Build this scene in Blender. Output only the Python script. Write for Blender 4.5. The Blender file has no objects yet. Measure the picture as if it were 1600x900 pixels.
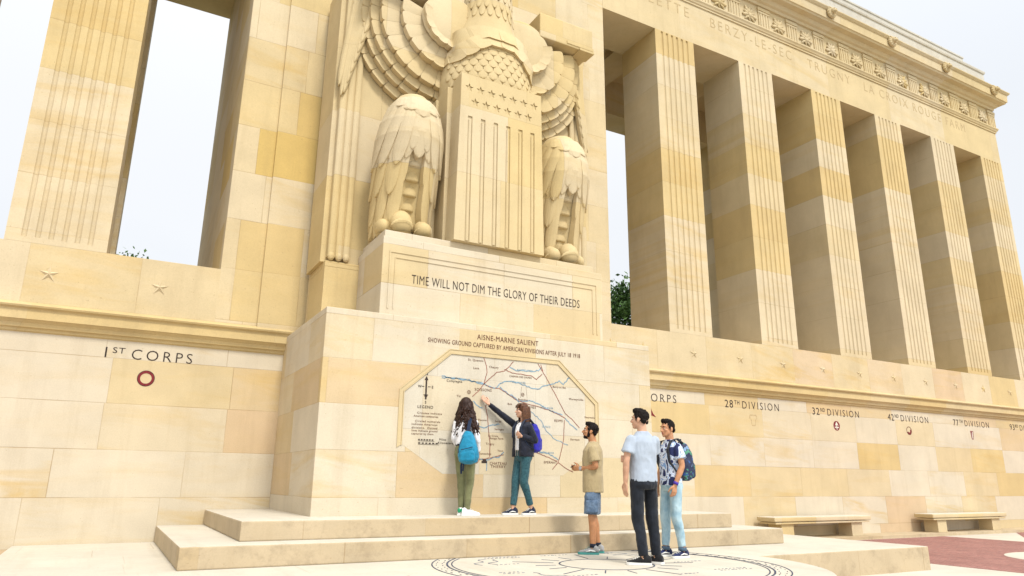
import bpy, bmesh, math, random
from mathutils import Vector, Matrix, Euler, noise as mnoise
R = math.radians
SC = bpy.context.scene
COL = SC.collection
G = 1.273                      # eye height above the court paving

# ------------------------------------------------------------------ camera
cd = bpy.data.cameras.new('camera'); cam = bpy.data.objects.new('camera', cd); COL.objects.link(cam)
SC.camera = cam
cd.sensor_width = 36.0; cd.lens = 24.945; cd.clip_start = 0.1; cd.clip_end = 3000
CY, CP, CR = 0.5043, 0.2661, 0.0100
EYE = Vector((-5.2628, -12.4037, G))
_Rv = Vector((math.cos(CY), -math.sin(CY), 0))
_Fv = Vector((math.sin(CY)*math.cos(CP), math.cos(CY)*math.cos(CP), math.sin(CP)))
_Uv = Vector((-math.sin(CY)*math.sin(CP), -math.cos(CY)*math.sin(CP), math.cos(CP)))
_r = _Rv*math.cos(CR) + _Uv*math.sin(CR); _u = -_Rv*math.sin(CR) + _Uv*math.cos(CR)
cam.matrix_world = Matrix(((_r.x, _u.x, -_Fv.x, EYE.x), (_r.y, _u.y, -_Fv.y, EYE.y), (_r.z, _u.z, -_Fv.z, EYE.z), (0, 0, 0, 1)))

# ------------------------------------------------------------------ world: bright overcast
SUN_EL, SUN_AZ = R(53), R(176)         # azimuth clockwise from +Y: behind and a little left of the camera
W = bpy.data.worlds.new('World'); SC.world = W; W.use_nodes = True
nt = W.node_tree; nt.nodes.clear()
def N(nt, typ, **kw):
    n = nt.nodes.new(typ)
    for k, v in kw.items(): setattr(n, k, v)
    return n
out = N(nt, 'ShaderNodeOutputWorld'); bg = N(nt, 'ShaderNodeBackground'); bg.inputs[1].default_value = 0.1
sky = N(nt, 'ShaderNodeTexSky'); sky.sky_type = 'NISHITA'; sky.sun_disc = False
sky.sun_elevation = SUN_EL; sky.sun_rotation = SUN_AZ; sky.dust_density = 2.0
tc = N(nt, 'ShaderNodeTexCoord'); sx = N(nt, 'ShaderNodeSeparateXYZ'); nt.links.new(tc.outputs['Generated'], sx.inputs[0])
def wmath(op, a, b=None, clamp=False):
    n = N(nt, 'ShaderNodeMath', operation=op); n.use_clamp = clamp
    for i, v in enumerate((a, b)):
        if v is None: continue
        if isinstance(v, (int, float)): n.inputs[i].default_value = v
        else: nt.links.new(v, n.inputs[i])
    return n.outputs[0]
zc = wmath('MAXIMUM', sx.outputs[2], 0.0)
# overcast veil: brighter overhead and on the sun's side of the sky
lum = wmath('ADD', wmath('ADD', wmath('MULTIPLY', wmath('POWER', zc, 4.0), 1.2), 0.80), wmath('MULTIPLY', wmath('MAXIMUM', wmath('MULTIPLY', sx.outputs[1], -1.0), 0.0), 0.70))
ns = N(nt, 'ShaderNodeTexNoise'); ns.inputs['Scale'].default_value = 1.6; ns.inputs['Detail'].default_value = 5.0; ns.inputs['Roughness'].default_value = 0.5
nt.links.new(tc.outputs['Generated'], ns.inputs['Vector'])
cr = N(nt, 'ShaderNodeValToRGB'); nt.links.new(ns.outputs[0], cr.inputs[0])
cr.color_ramp.elements[0].position = 0.36; cr.color_ramp.elements[0].color = (0.525, 0.541, 0.56, 1)
cr.color_ramp.elements[1].position = 0.62; cr.color_ramp.elements[1].color = (0.575, 0.582, 0.590, 1)
mul = N(nt, 'ShaderNodeVectorMath', operation='SCALE'); nt.links.new(cr.outputs[0], mul.inputs[0])
m10 = N(nt, 'ShaderNodeMath', operation='MULTIPLY'); m10.inputs[1].default_value = 10.0; nt.links.new(lum, m10.inputs[0]); nt.links.new(m10.outputs[0], mul.inputs['Scale'])
mx = N(nt, 'ShaderNodeMix', data_type='RGBA'); mx.inputs[0].default_value = 0.9
nt.links.new(sky.outputs[0], mx.inputs[6]); nt.links.new(mul.outputs[0], mx.inputs[7])
nt.links.new(mx.outputs[2], bg.inputs[0]); nt.links.new(bg.outputs[0], out.inputs[0])

sl = bpy.data.lights.new('sun', 'SUN'); sl.energy = 1.5; sl.angle = R(11); sl.color = (1.0, 0.95, 0.86)
so = bpy.data.objects.new('sun', sl); COL.objects.link(so)
sd = Vector((math.sin(SUN_AZ)*math.cos(SUN_EL), math.cos(SUN_AZ)*math.cos(SUN_EL), math.sin(SUN_EL)))
so.rotation_euler = (-sd).to_track_quat('-Z', 'Y').to_euler(); so.location = (0, -20, 30)

SC.view_settings.view_transform = 'Standard'; SC.view_settings.look = 'None'
SC.view_settings.gamma = 1.0; SC.view_settings.use_curve_mapping = False
SC.view_settings.exposure = 1.08
SC.render.engine = 'CYCLES'; SC.cycles.max_bounces = 8; SC.cycles.diffuse_bounces = 5

# ------------------------------------------------------------------ helpers
def link(o): COL.objects.link(o); return o
def empty(name, loc=(0, 0, 0), rz=0.0, label=None, cat=None, group=None):
    o = bpy.data.objects.new(name, None); link(o); o.location = loc; o.rotation_euler = (0, 0, rz)
    o.empty_display_size = 0.2
    if label: o['label'] = label
    if cat: o['category'] = cat
    if group: o['group'] = group
    return o
def tag(o, label=None, cat=None, group=None, kind=None):
    if label: o['label'] = label
    if cat: o['category'] = cat
    if group: o['group'] = group
    if kind: o['kind'] = kind
    return o
def mobj(name, me, mat=None, parent=None, smooth=False):
    o = bpy.data.objects.new(name, me); link(o)
    if mat is not None:
        me.materials.clear(); me.materials.append(mat)
    if smooth: me.polygons.foreach_set('use_smooth', [True]*len(me.polygons))
    if parent: o.parent = parent
    return o
def obj(name, bm, mat=None, parent=None, smooth=False):
    bmesh.ops.recalc_face_normals(bm, faces=bm.faces[:])
    me = bpy.data.meshes.new(name); bm.to_mesh(me); bm.free()
    return mobj(name, me, mat, parent, smooth)
def BM(): return bmesh.new()
def box(bm, x0, x1, y0, y1, z0, z1, bev=0.0):
    vs = [bm.verts.new(c) for c in ((x0,y0,z0),(x1,y0,z0),(x1,y1,z0),(x0,y1,z0),(x0,y0,z1),(x1,y0,z1),(x1,y1,z1),(x0,y1,z1))]
    fs = [bm.faces.new([vs[i] for i in f]) for f in ((0,3,2,1),(4,5,6,7),(0,1,5,4),(1,2,6,5),(2,3,7,6),(3,0,4,7))]
    if bev > 0:
        es = list({e for f in fs for e in f.edges})
        bmesh.ops.bevel(bm, geom=es, offset=bev, segments=2, profile=0.6, affect='EDGES')
def prism_y(bm, poly, y0, y1):
    """polygon in (x,z) extruded from y0 to y1"""
    a = [bm.verts.new((x, y0, z)) for x, z in poly]; b = [bm.verts.new((x, y1, z)) for x, z in poly]
    n = len(poly); bm.faces.new(a); bm.faces.new(b[::-1])
    for i in range(n): bm.faces.new((a[i], b[i], b[(i+1) % n], a[(i+1) % n]))
def prism_z(bm, poly, z0, z1):
    a = [bm.verts.new((x, y, z0)) for x, y in poly]; b = [bm.verts.new((x, y, z1)) for x, y in poly]
    n = len(poly); bm.faces.new(a[::-1]); bm.faces.new(b)
    for i in range(n): bm.faces.new((a[i], a[(i+1) % n], b[(i+1) % n], b[i]))
def prism_x(bm, poly, x0, x1):
    """profile polygon in (y,z) extruded along x"""
    a = [bm.verts.new((x0, y, z)) for y, z in poly]; b = [bm.verts.new((x1, y, z)) for y, z in poly]
    n = len(poly); bm.faces.new(a); bm.faces.new(b[::-1])
    for i in range(n): bm.faces.new((a[i], b[i], b[(i+1) % n], a[(i+1) % n]))
def rings(bm, rs, closed_ends=True):
    """rs: list of equally long lists of points"""
    vv = [[bm.verts.new(p) for p in r] for r in rs]; n = len(rs[0])
    for a, b in zip(vv, vv[1:]):
        for i in range(n): bm.faces.new((a[i], a[(i+1) % n], b[(i+1) % n], b[i]))
    if closed_ends:
        bm.faces.new(vv[0][::-1]); bm.faces.new(vv[-1])
def tube(bm, pts, r, seg=6):
    pts = [Vector(p) for p in pts]; rs = []
    up = Vector((0.0, 0.0, 1.0))
    for i, p in enumerate(pts):
        t = (pts[min(i+1, len(pts)-1)] - pts[max(i-1, 0)]); t.normalize()
        s = t.cross(up if abs(t.z) < 0.95 else Vector((0, 1, 0))); s.normalize(); u = s.cross(t)
        rr = r[i] if isinstance(r, (list, tuple)) else r
        rs.append([p + s*rr*math.cos(2*math.pi*k/seg) + u*rr*math.sin(2*math.pi*k/seg) for k in range(seg)])
    rings(bm, rs)
def ellipsoid(bm, c, r, rot=None, u=16, v=10):
    m = Matrix.Translation(c) @ (rot.to_matrix().to_4x4() if rot is not None else Matrix.Identity(4)) @ Matrix.Diagonal((r[0], r[1], r[2], 1))
    bmesh.ops.create_uvsphere(bm, u_segments=u, v_segments=v, radius=1.0, matrix=m)
def frustum_stack(bm, prof, X, y0, y1):
    """stacked rectangular footprint rings with overhang o at height z"""
    rs = [[(-X-o, y0-o, z), (X+o, y0-o, z), (X+o, y1+o, z), (-X-o, y1+o, z)] for z, o in prof]
    rings(bm, rs)
def mesh_from(o_tmp):
    bpy.context.view_layer.update()
    dg = bpy.context.evaluated_depsgraph_get()
    me = bpy.data.meshes.new_from_object(o_tmp.evaluated_get(dg))
    data = o_tmp.data; bpy.data.objects.remove(o_tmp)
    return me
def text_mesh(s, w=None, cap=0.2, depth=0.004, spacing=1.1, align='CENTER', bold=0.0):
    """letters in the local XZ plane facing -Y, cap height `cap`, width fitted to w, origin at baseline"""
    cu = bpy.data.curves.new('lettering', 'FONT'); cu.body = s; cu.size = 1.0; cu.extrude = depth; cu.align_x = 'LEFT'
    cu.space_character = spacing; cu.resolution_u = 3; cu.offset = bold
    o = bpy.data.objects.new('lettering', cu); link(o)
    me = mesh_from(o)
    xs = [v.co.x for v in me.vertices]; x0, x1 = min(xs), max(xs)
    ch = 0.729
    sx = (w/(x1-x0)) if w else cap/ch
    sz = cap/ch
    dx = {'CENTER': -(x0+x1)/2, 'LEFT': -x0, 'RIGHT': -x1}[align]
    for v in me.vertices:
        x, y, z = v.co
        v.co = ((x+dx)*sx, -z, y*sz)
    return me
def inscription(s, x, y, z, cap, mat, parent, w=None, align='CENTER', depth=0.004, spacing=1.1, name='inscription', bold=0.0):
    me = text_mesh(s, w, cap, depth, spacing, align, bold)
    for v in me.vertices: v.co += Vector((x, y-0.0005, z))
    return mobj(name, me, mat, parent)
def join_meshes(name, meshes, mat, parent):
    bm = BM()
    for m in meshes: bm.from_mesh(m)
    me = bpy.data.meshes.new(name); bm.to_mesh(me); bm.free()
    return mobj(name, me, mat, parent)
def filled_curve(loops, extr):
    """2D filled polygon with holes (x,z loops), facing -Y, thickness 2*extr centred on y=0"""
    cu = bpy.data.curves.new('panel', 'CURVE'); cu.dimensions = '2D'; cu.fill_mode = 'BOTH'; cu.extrude = extr
    for lp in loops:
        sp = cu.splines.new('POLY'); sp.points.add(len(lp)-1); sp.use_cyclic_u = True
        for q, (x, z) in zip(sp.points, lp): q.co = (x, z, 0, 1)
    o = bpy.data.objects.new('panel', cu); link(o)
    me = mesh_from(o)
    for v in me.vertices:
        x, y, z = v.co; v.co = (x, -z, y)
    return me
def star_pts(cx, cz, r, ri=0.42, rot=0.0):
    return [(cx + (r if k % 2 == 0 else r*ri)*math.sin(rot + k*math.pi/5), cz + (r if k % 2 == 0 else r*ri)*math.cos(rot + k*math.pi/5)) for k in range(10)]
def carved_star(bm, cx, y, cz, r, h, ri=0.42):
    """faceted star relief, apex height h in front of plane y"""
    pts = [bm.verts.new((x, y, z)) for x, z in star_pts(cx, cz, r, ri)]; c = bm.verts.new((cx, y-h, cz))
    for i in range(10): bm.faces.new((pts[i], pts[(i+1) % 10], c))
    bm.faces.new(pts)
def onplane(px, py, axis, val):
    """point of the photograph carried to the plane axis=val (survey of the place)"""
    a, b = (px-800)/1108.66, -(py-450)/1108.66
    d = _r*a + _u*b + _Fv
    return EYE + d*((val-EYE[axis])/d[axis])

# ------------------------------------------------------------------ materials
def newmat(name):
    m = bpy.data.materials.new(name); m.use_nodes = True
    b = m.node_tree.nodes['Principled BSDF']; return m, m.node_tree, b
def simple(name, col, rough=0.7, noise=0.0, scale=20.0, spec=0.3, bump=0.0, bscale=60.0, metal=0.0, col2=None, sheen=0.0):
    m, nt, b = newmat(name); L = nt.links.new
    b.inputs['Roughness'].default_value = rough; b.inputs['Specular IOR Level'].default_value = spec; b.inputs['Metallic'].default_value = metal
    if sheen: b.inputs['Sheen Weight'].default_value = sheen
    tc = N(nt, 'ShaderNodeTexCoord')
    if noise > 0 or col2:
        n = N(nt, 'ShaderNodeTexNoise'); n.inputs['Scale'].default_value = scale; n.inputs['Detail'].default_value = 4; L(tc.outputs['Object'], n.inputs['Vector'])
        r = N(nt, 'ShaderNodeValToRGB'); L(n.outputs[0], r.inputs[0])
        c2 = col2 if col2 else tuple(min(1, c*(1+noise)) for c in col); c1 = col if col2 else tuple(c*(1-noise) for c in col)
        r.color_ramp.elements[0].position = 0.35; r.color_ramp.elements[0].color = (*c1, 1)
        r.color_ramp.elements[1].position = 0.65; r.color_ramp.elements[1].color = (*c2, 1)
        L(r.outputs[0], b.inputs['Base Color'])
    else: b.inputs['Base Color'].default_value = (*col, 1)
    if bump > 0:
        n2 = N(nt, 'ShaderNodeTexNoise'); n2.inputs['Scale'].default_value = bscale; n2.inputs['Detail'].default_value = 4; L(tc.outputs['Object'], n2.inputs['Vector'])
        bp = N(nt, 'ShaderNodeBump'); bp.inputs['Strength'].default_value = bump; bp.inputs['Distance'].default_value = 0.01; L(n2.outputs[0], bp.inputs['Height']); L(bp.outputs[0], b.inputs['Normal'])
    return m
PALE = (0.545, 0.456, 0.305); CREAM = (0.53, 0.427, 0.252); TAN = (0.51, 0.382, 0.182); OCHRE = (0.51, 0.36, 0.115); PINK = (0.52, 0.392, 0.25); WARM = (0.525, 0.405, 0.20)
PALE2 = (0.545, 0.478, 0.362)
def stone(name, rowh, z0, colw, x0=0.0, ky=0.83, joint=0.55, stops=None, vein=0.5, seed=0.0, bond=1.0, dirt=0.0, jw=0.006, pale=0.0, zaxis=2, absx=False):
    """ashlar: blocks picked by world position, each with its own tone and bedding, thin partly visible joints"""
    m, nt, b = newmat(name); L = nt.links.new
    b.inputs['Roughness'].default_value = 0.82; b.inputs['Specular IOR Level'].default_value = 0.25
    geo = N(nt, 'ShaderNodeNewGeometry'); sp = N(nt, 'ShaderNodeSeparateXYZ'); L(geo.outputs['Position'], sp.inputs[0])
    def M(op, a, c=None, d=None):
        n = N(nt, 'ShaderNodeMath', operation=op)
        for i, v in enumerate((a, c, d)):
            if v is None: continue
            if isinstance(v, (int, float)): n.inputs[i].default_value = v
            else: L(v, n.inputs[i])
        return n.outputs[0]
    X, Y, Z = sp.outputs[0], sp.outputs[1], sp.outputs[2]
    if zaxis == 1: Y, Z = Z, Y
    if absx: X = M('ABSOLUTE', X)
    h = M('MULTIPLY_ADD', Y, ky, X)
    zr = M('DIVIDE', M('SUBTRACT', Z, z0), rowh); row = M('FLOOR', zr); fz = M('SUBTRACT', zr, row)
    w1 = N(nt, 'ShaderNodeTexWhiteNoise', noise_dimensions='1D'); L(M('ADD', row, 31.7+seed), w1.inputs['W'])
    hc = M('ADD', M('DIVIDE', M('SUBTRACT', h, x0), colw), M('MULTIPLY', w1.outputs[0], bond)); col = M('FLOOR', hc); fx = M('SUBTRACT', hc, col)
    cv = N(nt, 'ShaderNodeCombineXYZ'); L(row, cv.inputs[0]); L(col, cv.inputs[1]); cv.inputs[2].default_value = seed
    wn = N(nt, 'ShaderNodeTexWhiteNoise', noise_dimensions='3D'); L(cv.outputs[0], wn.inputs['Vector'])
    wc = N(nt, 'ShaderNodeSeparateColor'); L(wn.outputs['Color'], wc.inputs[0])
    ramp = N(nt, 'ShaderNodeValToRGB'); ramp.color_ramp.interpolation = 'LINEAR'; L(wc.outputs[0], ramp.inputs[0])
    st = stops or [(0, PALE2), (.56, PALE2), (.76, CREAM), (.92, PINK), (.97, WARM), (1.0, TAN)]
    el = ramp.color_ramp.elements; el[0].position = st[0][0]; el[0].color = (*st[0][1], 1); el[1].position = st[-1][0]; el[1].color = (*st[-1][1], 1)
    for p_, c_ in st[1:-1]:
        e = el.new(p_); e.color = (*c_, 1)
    # bedding: stretched noise, shifted and tilted per block
    pv = N(nt, 'ShaderNodeCombineXYZ')
    tilt = M('MULTIPLY', M('SUBTRACT', wc.outputs[1], 0.5), 0.7)
    L(M('MULTIPLY', h, 0.45), pv.inputs[0]); L(M('MULTIPLY', wc.outputs[2], 40.0), pv.inputs[1])
    L(M('ADD', M('MULTIPLY', Z, 2.6), M('MULTIPLY', h, tilt)), pv.inputs[2])
    nv = N(nt, 'ShaderNodeTexNoise'); nv.inputs['Scale'].default_value = 1.3; nv.inputs['Detail'].default_value = 6; nv.inputs['Roughness'].default_value = 0.6; nv.inputs['Distortion'].default_value = 0.6
    L(pv.outputs[0], nv.inputs['Vector'])
    vf = N(nt, 'ShaderNodeMapRange'); L(nv.outputs[0], vf.inputs[0]); vf.inputs[1].default_value = 0.47; vf.inputs[2].default_value = 0.72; vf.inputs[3].default_value = 0; vf.inputs[4].default_value = 1
    amt = M('MULTIPLY', vf.outputs[0], M('MULTIPLY', M('POWER', wc.outputs[1], 1.6), vein*1.6))
    mv = N(nt, 'ShaderNodeMix', data_type='RGBA'); L(amt, mv.inputs[0]); L(ramp.outputs[0], mv.inputs[6]); mv.inputs[7].default_value = (0.50, 0.345, 0.125, 1)
    # broad mottling
    n3 = N(nt, 'ShaderNodeTexNoise'); n3.inputs['Scale'].default_value = 1.1; n3.inputs['Detail'].default_value = 7; n3.inputs['Roughness'].default_value = 0.62; L(geo.outputs['Position'], n3.inputs['Vector'])
    r3 = N(nt, 'ShaderNodeMapRange'); L(n3.outputs[0], r3.inputs[0]); r3.inputs[1].default_value = 0.3; r3.inputs[2].default_value = 0.7; r3.inputs[3].default_value = 0.90; r3.inputs[4].default_value = 1.07
    n4 = N(nt, 'ShaderNodeTexNoise'); n4.inputs['Scale'].default_value = 55; n4.inputs['Detail'].default_value = 3; L(geo.outputs['Position'], n4.inputs['Vector'])
    r4 = N(nt, 'ShaderNodeMapRange'); L(n4.outputs[0], r4.inputs[0]); r4.inputs[1].default_value = 0.3; r4.inputs[2].default_value = 0.7; r4.inputs[3].default_value = 0.955; r4.inputs[4].default_value = 1.035
    mm = N(nt, 'ShaderNodeVectorMath', operation='SCALE'); L(mv.outputs[2], mm.inputs[0]); L(M('MULTIPLY', r3.outputs[0], r4.outputs[0]), mm.inputs['Scale'])
    last = mm.outputs[0]
    # rain streaks and open pores
    sv = N(nt, 'ShaderNodeCombineXYZ'); L(M('MULTIPLY', h, 2.2), sv.inputs[0]); L(M('MULTIPLY', Y, 1.3), sv.inputs[1]); L(M('MULTIPLY', Z, 0.22), sv.inputs[2])
    n7 = N(nt, 'ShaderNodeTexNoise'); n7.inputs['Scale'].default_value = 1.6; n7.inputs['Detail'].default_value = 6; n7.inputs['Roughness'].default_value = 0.7; L(sv.outputs[0], n7.inputs['Vector'])
    r7 = N(nt, 'ShaderNodeMapRange'); L(n7.outputs[0], r7.inputs[0]); r7.inputs[1].default_value = 0.52; r7.inputs[2].default_value = 0.75; r7.inputs[3].default_value = 0; r7.inputs[4].default_value = 0.20
    n8 = N(nt, 'ShaderNodeTexNoise'); n8.inputs['Scale'].default_value = 34; n8.inputs['Detail'].default_value = 2; L(geo.outputs['Position'], n8.inputs['Vector'])
    r8 = N(nt, 'ShaderNodeMapRange'); L(n8.outputs[0], r8.inputs[0]); r8.inputs[1].default_value = 0.69; r8.inputs[2].default_value = 0.76; r8.inputs[3].default_value = 0; r8.inputs[4].default_value = 0.45
    mk_ = N(nt, 'ShaderNodeMix', data_type='RGBA'); L(M('MAXIMUM', r7.outputs[0], r8.outputs[0]), mk_.inputs[0]); L(last, mk_.inputs[6]); mk_.inputs[7].default_value = (0.27, 0.195, 0.10, 1); last = mk_.outputs[2]
    if dirt > 0:
        n5 = N(nt, 'ShaderNodeTexNoise'); n5.inputs['Scale'].default_value = 3.0; n5.inputs['Detail'].default_value = 9; n5.inputs['Roughness'].default_value = 0.78; L(geo.outputs['Position'], n5.inputs['Vector'])
        r5 = N(nt, 'ShaderNodeMapRange'); L(n5.outputs[0], r5.inputs[0]); r5.inputs[1].default_value = 0.5; r5.inputs[2].default_value = 0.72; r5.inputs[3].default_value = 0; r5.inputs[4].default_value = dirt
        md = N(nt, 'ShaderNodeMix', data_type='RGBA'); L(r5.outputs[0], md.inputs[0]); L(last, md.inputs[6]); md.inputs[7].default_value = (0.22, 0.17, 0.11, 1); last = md.outputs[2]
    # joints
    ez = M('MINIMUM', fz, M('SUBTRACT', 1.0, fz)); ex = M('MINIMUM', fx, M('SUBTRACT', 1.0, fx))
    dz = M('MULTIPLY', ez, rowh); dx = M('MULTIPLY', ex, colw)
    dm = M('MINIMUM', dz, dx)
    jm = N(nt, 'ShaderNodeMapRange'); L(dm, jm.inputs[0]); jm.inputs[1].default_value = jw*0.4; jm.inputs[2].default_value = jw*1.3; jm.inputs[3].default_value = 1; jm.inputs[4].default_value = 0
    n6 = N(nt, 'ShaderNodeTexNoise'); n6.inputs['Scale'].default_value = 0.9; n6.inputs['Detail'].default_value = 3; L(geo.outputs['Position'], n6.inputs['Vector'])
    r6 = N(nt, 'ShaderNodeMapRange'); L(n6.outputs[0], r6.inputs[0]); r6.inputs[1].default_value = 0.38; r6.inputs[2].default_value = 0.62; r6.inputs[3].default_value = 0.12; r6.inputs[4].default_value = 1.0
    jf = M('MULTIPLY', M('MULTIPLY', jm.outputs[0], r6.outputs[0]), joint)
    mj = N(nt, 'ShaderNodeMix', data_type='RGBA'); L(jf, mj.inputs[0]); L(last, mj.inputs[6]); mj.inputs[7].default_value = (0.25, 0.16, 0.07, 1)
    L(mj.outputs[2], b.inputs['Base Color'])
    hgt = M('SUBTRACT', M('MULTIPLY', n4.outputs[0], 0.25), M('MULTIPLY', jm.outputs[0], 0.8))
    bp = N(nt, 'ShaderNodeBump'); bp.inputs['Strength'].default_value = 0.35; bp.inputs['Distance'].default_value = 0.006; L(hgt, bp.inputs['Height']); L(bp.outputs[0], b.inputs['Normal'])
    return m
S_WALL = stone('wall_ashlar', 0.685, 0.985, 1.75, 0.3, joint=0.6)
S_PARA = stone('parapet_ashlar', 3.0, 3.0, 1.5, 0.72, joint=0.5, bond=0.0, seed=4.2, stops=[(0, PALE), (.4, CREAM), (.55, PALE), (.72, PINK), (.88, WARM), (1, PINK)], vein=0.6)
S_PIL = stone('pillar_drums', 0.895, 3.95, 3.0, 5.5, ky=0.0, joint=0.5, bond=0.0, seed=9.0, stops=[(0, PALE), (.45, PALE), (.68, CREAM), (.90, WARM), (1, TAN)], vein=0.42, absx=True)
S_PYL = stone('pylon_ashlar', 0.885, 3.80, 1.02, 0.31, joint=0.6, seed=2.7, stops=[(0, PALE), (.48, PALE), (.72, CREAM), (.90, WARM), (.97, TAN), (1, OCHRE)], vein=0.4)
S_MAP = stone('map_block_ashlar', 0.62, 1.04, 1.35, 0.55, joint=0.5, seed=6.1, stops=[(0, PALE2), (.5, PALE2), (.7, CREAM), (.9, PINK), (1, WARM)], vein=0.4)
S_ARCH = stone('architrave_ashlar', 4.0, 12.0, 3.0, 0.5, joint=0.25, bond=0.0, seed=1.3, stops=[(0, PALE), (.6, CREAM), (1, WARM)], vein=0.3)
S_COR = stone('cornice_stone', 9.0, 0.0, 1.75, 0.3, joint=0.4, bond=0.0, seed=1.9, stops=[(0, CREAM), (.5, WARM), (1, TAN)], vein=0.4, dirt=0.18)
S_ATT = stone('weathered_attic_stone', 4.0, 12.0, 2.4, 0.5, joint=0.3, bond=0.0, seed=2.3, stops=[(0, (.49,.465,.41)), (1, (.51,.47,.385))], vein=0.05, dirt=0.25)
S_CARV = stone('carved_stone', 1.24, 5.0, 1.15, 0.37, ky=0.0, joint=0.38, seed=7.7, stops=[(0, PALE), (.5, CREAM), (1, WARM)], vein=0.2)
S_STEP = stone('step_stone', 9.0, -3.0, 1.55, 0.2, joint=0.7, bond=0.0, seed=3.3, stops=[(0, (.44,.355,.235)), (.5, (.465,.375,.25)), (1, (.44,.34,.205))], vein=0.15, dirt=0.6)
S_PAVE = stone('terrace_paving', 1.2, 0.0, 1.8, 0.4, ky=0.0, joint=0.12, seed=5.5, stops=[(0, (.52,.48,.41)), (1, (.55,.51,.43))], vein=0.03, zaxis=1, dirt=0.08)
S_MPF = stone('map_face_stone', 0.78, 1.2, 0.95, 0.1, joint=0.3, seed=8.8, stops=[(0, (.52,.475,.385)), (.6, (.535,.49,.405)), (1, PALE)], vein=0.12)
S_TREAD = stone('pale_tread', 0.92, -3.94, 1.55, 0.2, ky=0.0, joint=0.34, bond=0.6, seed=3.3, stops=[(0, (.53,.495,.42)), (1, (.55,.505,.42))], vein=0.03, dirt=0.12, zaxis=1)  # paler, greyer stone set on upward-facing faces
def pale_tops(o):
    """paler stone on the upward-facing faces"""
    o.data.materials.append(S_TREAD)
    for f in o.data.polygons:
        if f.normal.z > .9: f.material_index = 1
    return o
S_INK = simple('dark_letter_paint', (0.035, 0.024, 0.02), 0.8, 0.3, 30)
S_INKB = simple('brown_letter_paint', (0.13, 0.06, 0.035), 0.8, 0.4, 40)
S_CUT = simple('letter_shade_badge_tan', (0.41, 0.31, 0.17), 0.85, 0.2, 30)  # darker tan stands for shade inside cut letters; keystone badge shares it
S_RED = simple('dark_red_inlay', (0.16, 0.012, 0.016), 0.6, 0.2, 30)
S_ROAD = simple('map_road_inlay', (0.25, 0.11, 0.08), 0.7, 0.3, 30)
S_RIVER = simple('map_river_inlay', (0.17, 0.27, 0.35), 0.7, 0.3, 30)
S_DISK = simple('dark_blue_inlay', (0.045, 0.06, 0.10), 0.7, 0.4, 12)
S_WHITE = simple('white_inlay', (0.62, 0.58, 0.5), 0.7)
# ------------------------------------------------------------------ ground
XE = 22.035; YP = -0.101; CW = 4.035; PWD = 1.3274; PER = 3.0; PD = 1.385
ZB = 3.3766+G; ZT = 11.4495+G; YB0, YB1 = 4.1, 5.05
Z0 = 0.350; Z1 = 0.583; Z2 = 0.806; ZM = 3.612; YM = -2.713; MW = 2.866
gm = simple('grass_ground', (0.06, 0.085, 0.03), 0.95, 0.4, 0.4, bump=0.3)
bm = BM(); box(bm, -900, 900, -900, 900, -0.6, -0.03); tag(obj('ground', bm, gm), kind='structure')
bm = BM(); box(bm, -60, 60, -45, 14, -0.03, 0.0); tag(obj('pavement', bm, S_PAVE), kind='structure')
def brick_mat():
    m, nt, b = newmat('red_brick_paving'); L = nt.links.new
    g = N(nt, 'ShaderNodeNewGeometry')
    br = N(nt, 'ShaderNodeTexBrick'); L(g.outputs['Position'], br.inputs['Vector']); br.inputs['Scale'].default_value = 4.4
    br.inputs['Color1'].default_value = (0.21, 0.072, 0.058, 1); br.inputs['Color2'].default_value = (0.30, 0.118, 0.095, 1); br.inputs['Mortar'].default_value = (0.36, 0.26, 0.23, 1)
    br.inputs['Mortar Size'].default_value = 0.018; br.inputs['Bias'].default_value = -0.1
    n = N(nt, 'ShaderNodeTexNoise'); n.inputs['Scale'].default_value = 1.2; n.inputs['Detail'].default_value = 8; n.inputs['Roughness'].default_value = .7; L(g.outputs['Position'], n.inputs['Vector'])
    mx = N(nt, 'ShaderNodeMix', data_type='RGBA', blend_type='SOFT_LIGHT'); mx.inputs[0].default_value = 0.7; L(br.outputs['Color'], mx.inputs[6]); L(n.outputs[0], mx.inputs[7])
    L(mx.outputs[2], b.inputs['Base Color']); b.inputs['Roughness'].default_value = 0.85
    bp = N(nt, 'ShaderNodeBump'); bp.inputs['Strength'].default_value = .5; bp.inputs['Distance'].default_value = .01; L(br.outputs['Fac'], bp.inputs['Height']); bp.invert = True; L(bp.outputs[0], b.inputs['Normal'])
    return m
MB = brick_mat()
def court(x0, x1, y0, y1, name='brick_court'):
    c = 0.9
    poly = [(x0, y0), (x1, y0), (x1, y1-c*0.0), (x1, y1), (x0+c*2.2, y1), (x0, y1-c*1.3)]
    poly = [q for i, q in enumerate(poly) if q not in poly[:i]]
    bm = BM(); prism_z(bm, poly, -0.02, 0.004); return tag(obj(name, bm, MB), kind='structure')
court(7.15, 14.1, -11.5, -0.78); court(15.75, 24, -11.5, -0.70)
c2 = court(-14.1, -7.15, -11.5, -0.78)
bm = BM(); bmesh.ops.create_cone(bm, cap_ends=True, segments=64, radius1=1.5, radius2=1.5, depth=0.03, matrix=Matrix.Translation((10.75, -5.65, -0.007)))
tag(obj('paved_disc', bm, S_PAVE), kind='structure')
bm = BM(); box(bm, MW+0.6, 26, -0.72, 0.0, -0.05, 0.075, 0.008); tag(obj('pavement_border', bm, S_STEP), kind='structure')

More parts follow.
